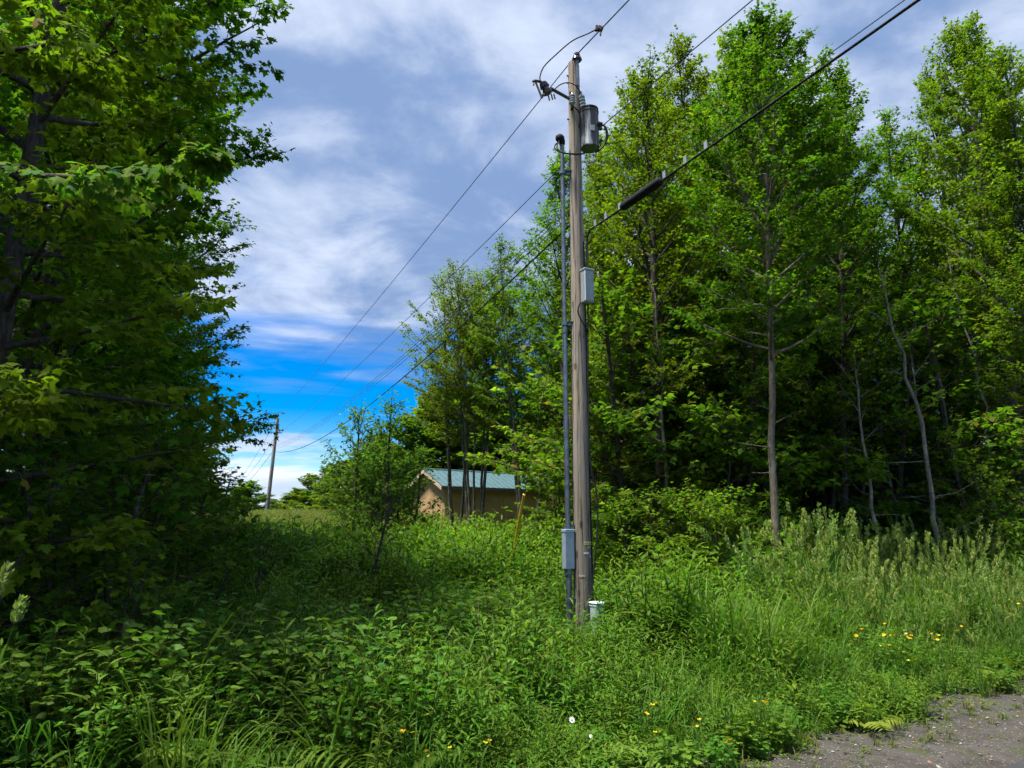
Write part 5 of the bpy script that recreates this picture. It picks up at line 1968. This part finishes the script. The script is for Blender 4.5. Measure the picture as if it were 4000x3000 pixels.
def undergrowth():
    rng = np.random.RandomState(99)

    def sample(n, y0, y1, power=1.0):
        y = (rng.uniform(0, 1, n) * (y1 ** power - y0 ** power) + y0 ** power) ** (1 / power)
        x = rng.uniform(-1, 1, n) * (.75 * y + 1.0)
        return x, y

    def keep(x, y, prob):
        k = rng.uniform(0, 1, len(x)) < prob
        k &= (np.hypot(x - PX, y - PY) > .22) & (np.hypot(x - PX - .3, y - PY + .42) > .2)
        return x[k], y[k]

    def base_prob(x, y):
        u = udist(x, y)
        edge = .22 + .4 * (vnoise(x, y, 2.1, 4) - .5) * 2
        return sm(u - edge, 0.0, .35)

    def growth(x, y):
        """height factor: low at the road edge and in front of the pole"""
        u = udist(x, y)
        f = .45 + .55 * sm(u, .3, 2.4)
        sight = np.exp(-((x / y - .105) / .05) ** 2) * (1 - sm(y, 10.3, 11.0)) * sm(y, 7.0, 9.5)
        return f * (1 - .6 * sight) * (.45 + .6 * vnoise(x, y, .9, 2) + .8 * vnoise(x, y, 2.4, 5)) * (1.15 + .6 * sm(y, 10.8, 14) - .35 * sm(y, 17, 24))

    def ratio(x, y):
        return x / y

    def emit(name, protos, mat, x, y, scl, label, seed):
        pts = np.stack((x, y, hgt(x, y)), -1)
        scatter(name, protos, mat, pts, scl, label, seed)

    def reedzone(x, y):
        r = x / y
        z1 = sm(r + .12 * (vnoise(x, y, 1.5, 8) - .5), .28, .46) * sm(udist(x, y) + 1.5 * sm(r, .38, .6) + .8 * (vnoise(x, y, 2.0, 3) - .5), 1.5, 3.6) * (1 - sm(y, 13.0, 15.0))
        return z1

    # low leaves everywhere, closing the ground
    x, y = sample(7000, 4.6, 20, 1.3)
    x, y = keep(x, y, base_prob(x, y))
    emit('ground_cover', [p_low(s) for s in (1, 2, 3)], M_WEED, x, y, (.8 + .5 * rng.uniform(0, 1, len(x))) * (1 + .5 * sm(y, 9, 16)), 'low leafy ground cover under the weeds', 1)
    # goldenrod like weeds
    x, y = sample(10500, 4.8, 26, 1.25)
    w = base_prob(x, y) * (1 - .85 * reedzone(x, y)) * (.25 + .75 * sm(vnoise(x, y, .8, 1), .25, .55))
    x, y = keep(x, y, w)
    emit('tall_weeds', [p_weed(s, .55) for s in (11, 12, 13, 14)] + [p_weed(s, .6, 3, 15, .12, T_NARROW, (.052, .112, .016), (.10, .175, .022)) for s in (15, 16)], M_WEED, x, y, growth(x, y) * rng.uniform(.7, 1.25, len(x)), 'dense knee high weeds with narrow leaves around the pole', 2)
    # brambles and broad leaves
    x, y = sample(5200, 5.0, 27, 1.25)
    w = base_prob(x, y) * (1 - .9 * reedzone(x, y)) * sm(vnoise(x, y, .7, 6), .35, .6)
    x, y = keep(x, y, w)
    emit('brambles', [p_broad(s, .5, 8, lf=.043) for s in (21, 22, 23, 24)], M_WEED, x, y, growth(x, y) * rng.uniform(.75, 1.35, len(x)), 'bramble patches with three-part leaves among the weeds', 3)
    # yellow green patch of fresh weeds behind the pole; at left their lighter colour offsets shade
    x, y = sample(5200, 10.3, 26, 1.2)
    r = x / y
    w = base_prob(x, y) * sm(r + .15 * (vnoise(x, y, .8, 11) - .5), -.44, -.3) * (1 - sm(r, .26, .34)) * (.35 + .65 * sm(vnoise(x, y, .55, 7), .3, .55))
    x, y = keep(x, y, w)
    emit('fresh_and_lightened_weeds', [p_weed(s, .6, 5, 20, .08, T_LANCE, (.09, .165, .013), (.165, .25, .02)) for s in (31, 32, 33)], M_WEED, x, y, growth(x, y) * rng.uniform(.8, 1.3, len(x)), 'bright yellow green weeds behind the pole and, lightened in colour, in the shade at left', 4)
    # grass
    x, y = sample(6500, 4.5, 17, 1.3)
    r = x / y
    w = base_prob(x, y) * (.30 + .70 * sm(r, .12, .3)) * (.35 + .65 * sm(vnoise(x, y, 1.1, 9), .3, .6))
    x, y = keep(x, y, w)
    emit('grass', [p_tuft(s) for s in (41, 42, 43)] + [p_tuft(44, 18, .65, .006, 1.0)], M_GRASS, x, y, growth(x, y) * rng.uniform(.7, 1.3, len(x)) * (1 + .2 * sm(x / y, .2, .35)), 'green grass tufts growing among the weeds', 5)
    # short verge grass by the gravel
    s = rng.uniform(-12, 12, 1500)
    u = np.abs(rng.normal(0, .34, 1500)) + .02 + .55 * vnoise(s, s * 0, 2.6, 3)
    x, y = RE.x + RD.x * s + RN.x * u, RE.y + RD.y * s + RN.y * u
    k = (y > 3.5)
    x, y = x[k], y[k]
    emit('verge_grass', [p_tuft(51, 16, .17, .003, 1.8, .09, (.07, .095, .018), (.13, .145, .03)), p_tuft(52, 13, .30, .004, 1.4, .08), p_low(55, 18, .13, .07, .04), p_weed(56, .25, 3, 11, .08), p_broad(57, .22, 4, lf=.045, r=.1)], M_GRASS, x, y, rng.uniform(.5, 1.2, len(x)), 'short grass fringe between the weeds and the gravel', 6)
    s = rng.uniform(-4, 9, 420)
    u = .45 - np.abs(rng.normal(0, .38, 420))
    x, y = RE.x + RD.x * s + RN.x * u, RE.y + RD.y * s + RN.y * u
    emit('gravel_weeds', [p_tuft(53, 12, .10, .004, 1.8, .05, (.07, .09, .02), (.12, .13, .03)), p_low(54, 14, .09, .04, .03)], M_GRASS, x, y, rng.uniform(.5, 1.2, len(x)), 'small sparse weeds growing in the gravel shoulder', 7)
    # tall seed head grass at right
    x, y = sample(7000, 6.5, 15, 1.2)
    x, y = keep(x, y, reedzone(x, y) * .7)
    hgrow = .5 + .58 * sm(udist(x, y) + .8 * sm(x / y, .4, .65), 1.4, 4.2)
    emit('seed_head_grass', [p_reed(s, 6, 1.5, .55) for s in (61, 62, 63)] + [p_reed(64, 6, 1.25, .1), p_reed(65, 5, 1.4, .5)], M_GRASS, x, y, hgrow * rng.uniform(.6, 1.17, len(x)), 'tall pale seed head grass before the dark wood at right', 8)
    # far field of seed head grass
    x, y = sample(15000, 19, 50, 1.3)
    r = x / y
    w = (1 - sm(r, -.12, -.02)) * sm(r, -.62, -.5) * sm(y + 10 * (vnoise(x, y, .35, 3) - .5), 20, 27)
    x, y = keep(x, y, w)
    emit('field_grass', [p_reed(s, 7, 1.05, .6, .3, (.16, .19, .05), (.29, .29, .11)) for s in (71, 72)], M_GRASS, x, y, rng.uniform(.7, 1.15, len(x)) * 1.0, 'pale seeding grass of the far field at left', 9)
    # weeds under the trees and round the shed
    x, y = sample(5200, 18, 40, 1.2)
    r = x / y
    w = .8 * (1 - sm(y, 30, 40) * sm(-r, .14, .2))
    x, y = keep(x, y, w)
    k = ~((x > -3.9) & (x < 3.5) & (y > 34.5))
    x, y = x[k], y[k]
    emit('wood_edge_weeds', [p_weed(s, .9, 5, 18, .14, T_LANCE, (.07, .135, .014), (.13, .21, .018), .3) for s in (81, 82)] + [p_broad(83, .9, 6, lf=.08, r=.35)], M_WEED, x, y, rng.uniform(.4, .85, len(x)), 'weeds covering the slope below the shed and the wood', 10)
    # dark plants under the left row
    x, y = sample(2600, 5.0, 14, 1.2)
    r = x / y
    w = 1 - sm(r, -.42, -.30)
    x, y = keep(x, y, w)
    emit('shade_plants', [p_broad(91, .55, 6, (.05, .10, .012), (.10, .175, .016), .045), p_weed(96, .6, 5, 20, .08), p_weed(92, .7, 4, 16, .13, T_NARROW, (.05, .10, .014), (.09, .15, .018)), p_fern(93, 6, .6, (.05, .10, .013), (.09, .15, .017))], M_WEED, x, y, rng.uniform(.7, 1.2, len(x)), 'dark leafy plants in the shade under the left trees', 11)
    # ferns in the foreground
    x, y = sample(520, 4.9, 10, 1.2)
    w = base_prob(x, y) * sm(vnoise(x, y, 1.0, 12), .5, .7)
    x, y = keep(x, y, w)
    emit('ferns', [p_fern(s) for s in (94, 95)], M_WEED, x, y, growth(x, y) * rng.uniform(.6, 1.1, len(x)), 'feathery ferns scattered through the foreground weeds', 12)
    # last year's dry stalks
    x, y = sample(900, 5.2, 20, 1.2)
    w = base_prob(x, y) * sm(vnoise(x, y, 1.3, 15), .35, .7)
    x, y = keep(x, y, w)
    emit('dry_stalks', [p_tuft(97, 5, .75, .0035, .5, .08, (.11, .08, .045), (.22, .17, .09)), p_tuft(98, 7, .5, .004, 1.5, .1, (.10, .075, .04), (.20, .15, .08))], M_GRASS, x, y, growth(x, y) * rng.uniform(.6, 1.1, len(x)), 'dry brown stalks of last year standing among the weeds', 14)
    # pebbles on the shoulder
    n = 2600
    s = rng.uniform(-3, 9, n)
    u = rng.normal(-.1, .45, n)
    x, y = RE.x + RD.x * s + RN.x * u, RE.y + RD.y * s + RN.y * u
    prot = []
    for q in range(3):
        b = MB()
        rr = random.Random(q)
        b.lathe((0, 0, -.3), (0, 0, 1), [(0, .3), (.15, .8), (.4, 1.0), (.65, .8), (.8, .35)], 7)
        b.V = [(v[0] * (1 + rr.uniform(-.25, .25)), v[1] * .8 * (1 + rr.uniform(-.25, .25)), v[2] * (.8 + rr.uniform(-.2, .2))) for v in b.V]
        me = bpy.data.meshes.new('pebble')
        me.from_pydata(b.V, [], b.F)
        me.materials.append(M_STONE)
        prot.append(me)
    pts = np.stack((x, y, np.full(n, .014)), -1)
    scatter('gravel', prot, M_STONE, pts, np.exp(rng.normal(-5.25, .55, n)), 'loose gravel and pebbles along the road shoulder', 13, .3)


undergrowth()


# ------------------------------------------------------------------ single plants one can pick out
def single_plants():
    rng = np.random.RandomState(12)
    # flowers
    def petals(n, L, w, cup, C):
        g = Geo()
        az = np.arange(n) * 6.2832 / n
        pos = np.stack((np.cos(az) * .002, np.sin(az) * .002, np.zeros(n)), -1)
        tip = np.stack((np.cos(az), np.sin(az), np.full(n, cup)), -1)
        nrm = np.stack((-np.cos(az) * cup, -np.sin(az) * cup, np.ones(n)), -1)
        V = np.array([(0, 0, 0), (w, .5, 0), (w * .75, .92, .05), (0, 1, .06), (-w * .75, .92, .05), (-w, .5, 0)])
        g.add(*leaf_arrays(pos, tip, nrm, np.full(n, L), (V, np.array([(0, 1, 2), (0, 2, 3), (0, 3, 4), (0, 4, 5)])), np.repeat(np.array(C)[None], n, 0)))
        return g

    def stem_mesh(h, seed):
        r = np.random.RandomState(seed)
        g = Geo()
        t = np.linspace(0, 1, 6)[:, None]
        P = np.array((r.normal(0, .06), r.normal(0, .06), 0)) * (1 - t) ** 2 + np.array((0, 0, 1.)) * (h * t - h)
        stem_cross(g, P, .0022, (.06, .10, .02))
        for k in range(4):
            s = .2 + .18 * k
            blade(g, r, interp(P, s), r.uniform(0, 6.28), .10, .006, 1.0, np.array((.06, .11, .018)))
        return g.mesh('stem')
    petal_me = petals(5, .0185, .42, .55, (.62, .40, .01)).mesh('petals')
    eye = MB()
    eye.lathe((0, 0, .002), (0, 0, 1), [(0, .004), (.004, .006), (.007, .003)], 8)
    groups = [
        ([(3450, 2478), (3455, 2483), (3463, 2476), (3478, 2482), (3488, 2483), (3517, 2475), (3540, 2478), (3545, 2493), (3557, 2494), (3560, 2484), (3602, 2497), (3520, 2513), (3438, 2523), (3476, 2521), (3640, 2476), (3645, 2498), (3662, 2501), (3666, 2483), (3532, 2547), (3550, 2581), (3578, 2577), (3456, 2438)], .46, 'yellow buttercup in the patch of the grass left of the gravel corner', 'buttercups in the middle patch'),
        ([(3792, 2331), (3813, 2325), (3835, 2332), (3830, 2307), (3888, 2341), (3900, 2340), (3942, 2343), (3952, 2350), (3925, 2364), (3910, 2372), (3956, 2382), (3980, 2360), (3992, 2372), (3939, 2412), (3953, 2331), (3976, 2348)], .62, 'yellow buttercup in the patch at the right edge below the seed head grass', 'buttercups at the right edge'),
        ([(1660, 2686), (1656, 2718), (1626, 2720), (1671, 2792), (1572, 2860), (1612, 2864), (1664, 2936), (1674, 2955), (1757, 2923), (1895, 2904), (1912, 2894)], .36, 'yellow buttercup low in the weeds at bottom centre', 'buttercups at bottom centre'),
        ([(2548, 2757), (2562, 2748), (2732, 2813), (2723, 2840), (2559, 2862), (2525, 2790), (2581, 2856), (2838, 2900), (2850, 2890), (2948, 2741), (2984, 2743), (2992, 2745)], .34, 'yellow buttercup in the foreground right of the daisies', 'buttercups in the right foreground'),
        ([(3300, 2475), (3366, 2459), (3345, 2484), (3755, 2448), (3740, 2465), (3795, 2485)], .5, 'lone yellow buttercup apart from the patches in the right grass', 'scattered buttercups'),
    ]
    for pxs, z, lb, grp in groups:
        sm_ = stem_mesh(z, 3)
        for i, (px, py) in enumerate(pxs):
            p = at_z(px, py, z)
            o = empty('buttercup', p, lb, 'flower', grp)
            o.rotation_euler = (rng.normal(0, .25) + .25, rng.normal(0, .25), rng.uniform(0, 6.28))
            s = rng.uniform(.6, 1.3)
            link('stem', sm_, M_WEED, o)
            f = link('petals', petal_me, M_PETAL, o)
            f.scale = (s, s, s)
    # daisies
    white = petals(12, .026, .15, .1, (.75, .76, .74)).mesh('daisy_petals')
    for (px, py, s, lb) in ((2233, 2812, .85, 'larger white daisy with a yellow eye in the bottom centre weeds'), (2307, 2876, .45, 'smaller white daisy low in the bottom centre weeds')):
        p = at_z(px, py, .34)
        o = empty('daisy', p, lb, 'flower')
        o.rotation_euler = (.95, .35, .2)
        link('stem', stem_mesh(.36, 8), M_WEED, o)
        f = link('petals', white, M_PETAL, o)
        f.scale = (s, s, s)
        b = MB()
        b.lathe((0, 0, .002), (0, 0, 1), [(0, .007 * s), (.004, .007 * s), (.007, .003 * s)], 10)
        b.build('flower_eye', M_YEL, o)
    # two big grass stalks at the left edge and one small one
    for (px, py, Y, Lh, wid, lb, tl) in ((30, 2215, 4.2, .17, .026, 'taller grass stalk with a pale seed head at the left edge', .3), (88, 2345, 4.3, .13, .032, 'shorter grass stalk with a broad seed head at the left edge', .22), (495, 2445, 5.6, .14, .016, 'small lone grass seed head before the left brush', 0.02)):
        p = at(px, py, Y)
        g0 = hz(p.x, p.y)
        o = empty('grass_stalk', (p.x - tl * .9, p.y, g0), lb, 'grass stalk')
        hh = p.z - g0
        t = np.linspace(0, 1, 10)[:, None]
        P = np.array((tl * .9, 0, 0)) * t ** 1.5 + np.array((0, 0, 1.)) * hh * t
        g = Geo()
        stem_cross(g, P, .0035, (.06, .085, .03))
        link('stem', g.mesh('stem'), M_GRASS, o)
        g = Geo()
        r = np.random.RandomState(int(px))
        seed_head(g, r, P[-1] - unit(P[-1] - P[-2]) * Lh, P[-1] - P[-2], Lh, wid, (.15, .19, .06), (.24, .27, .11), 110)
        link('seed_head', g.mesh('seed_head'), M_GRASS, o)
        g = Geo()
        for k in range(3):
            blade(g, r, interp(P, .25 + .2 * k), r.uniform(0, 6.28), .3, .008, 1.2, np.array((.05, .09, .02)))
        link('blades', g.mesh('blades'), M_GRASS, o)
    # bright leafy plants along the edge of the gravel
    for i, (px, py, z, s, lb) in enumerate(((3115, 2715, .3, 1.0, 'bright leafy plant at the left of the gravel corner'), (3250, 2700, .28, .9, 'bright leafy plant between two ferns beside the gravel'), (3385, 2755, .25, .8, 'light green fern frond nearest the gravel corner'), (3465, 2640, .33, 1.0, 'light green fern above the gravel corner'), (2480, 2850, .3, 1.2, 'arching fern in the bottom centre weeds'), (3960, 2480, .4, 1.3, 'yellow green ferny clump at the right edge'), (3880, 2560, .35, 1.1, 'yellow green ferny clump above the gravel at right'))):
        p = at_z(px, py, z * .8)
        g0 = hz(p.x, p.y)
        o = empty('fern', (p.x, p.y, g0), lb, 'fern')
        o.rotation_euler = (0, 0, i * 1.3)
        o.scale = (s, s, s)
        if i < 2:
            me = p_weed(700 + i, .34, 3, 12, .15, T_LANCE, (.085, .15, .018), (.13, .20, .025), .06)
        else:
            me = p_fern(700 + i, 6, .42, (.085, .145, .016), (.14, .20, .025))
        link('fronds', me, M_WEED, o)
        g = Geo()
        r = np.random.RandomState(i)
        for k in range(5):
            a = r.uniform(0, 6.28)
            stem_cross(g, np.array([(math.cos(a) * .03 * q, math.sin(a) * .03 * q, .06 * q) for q in range(4)]), .004, (.07, .09, .02))
        link('stalks', g.mesh('stalks'), M_WEED, o)


single_plants()
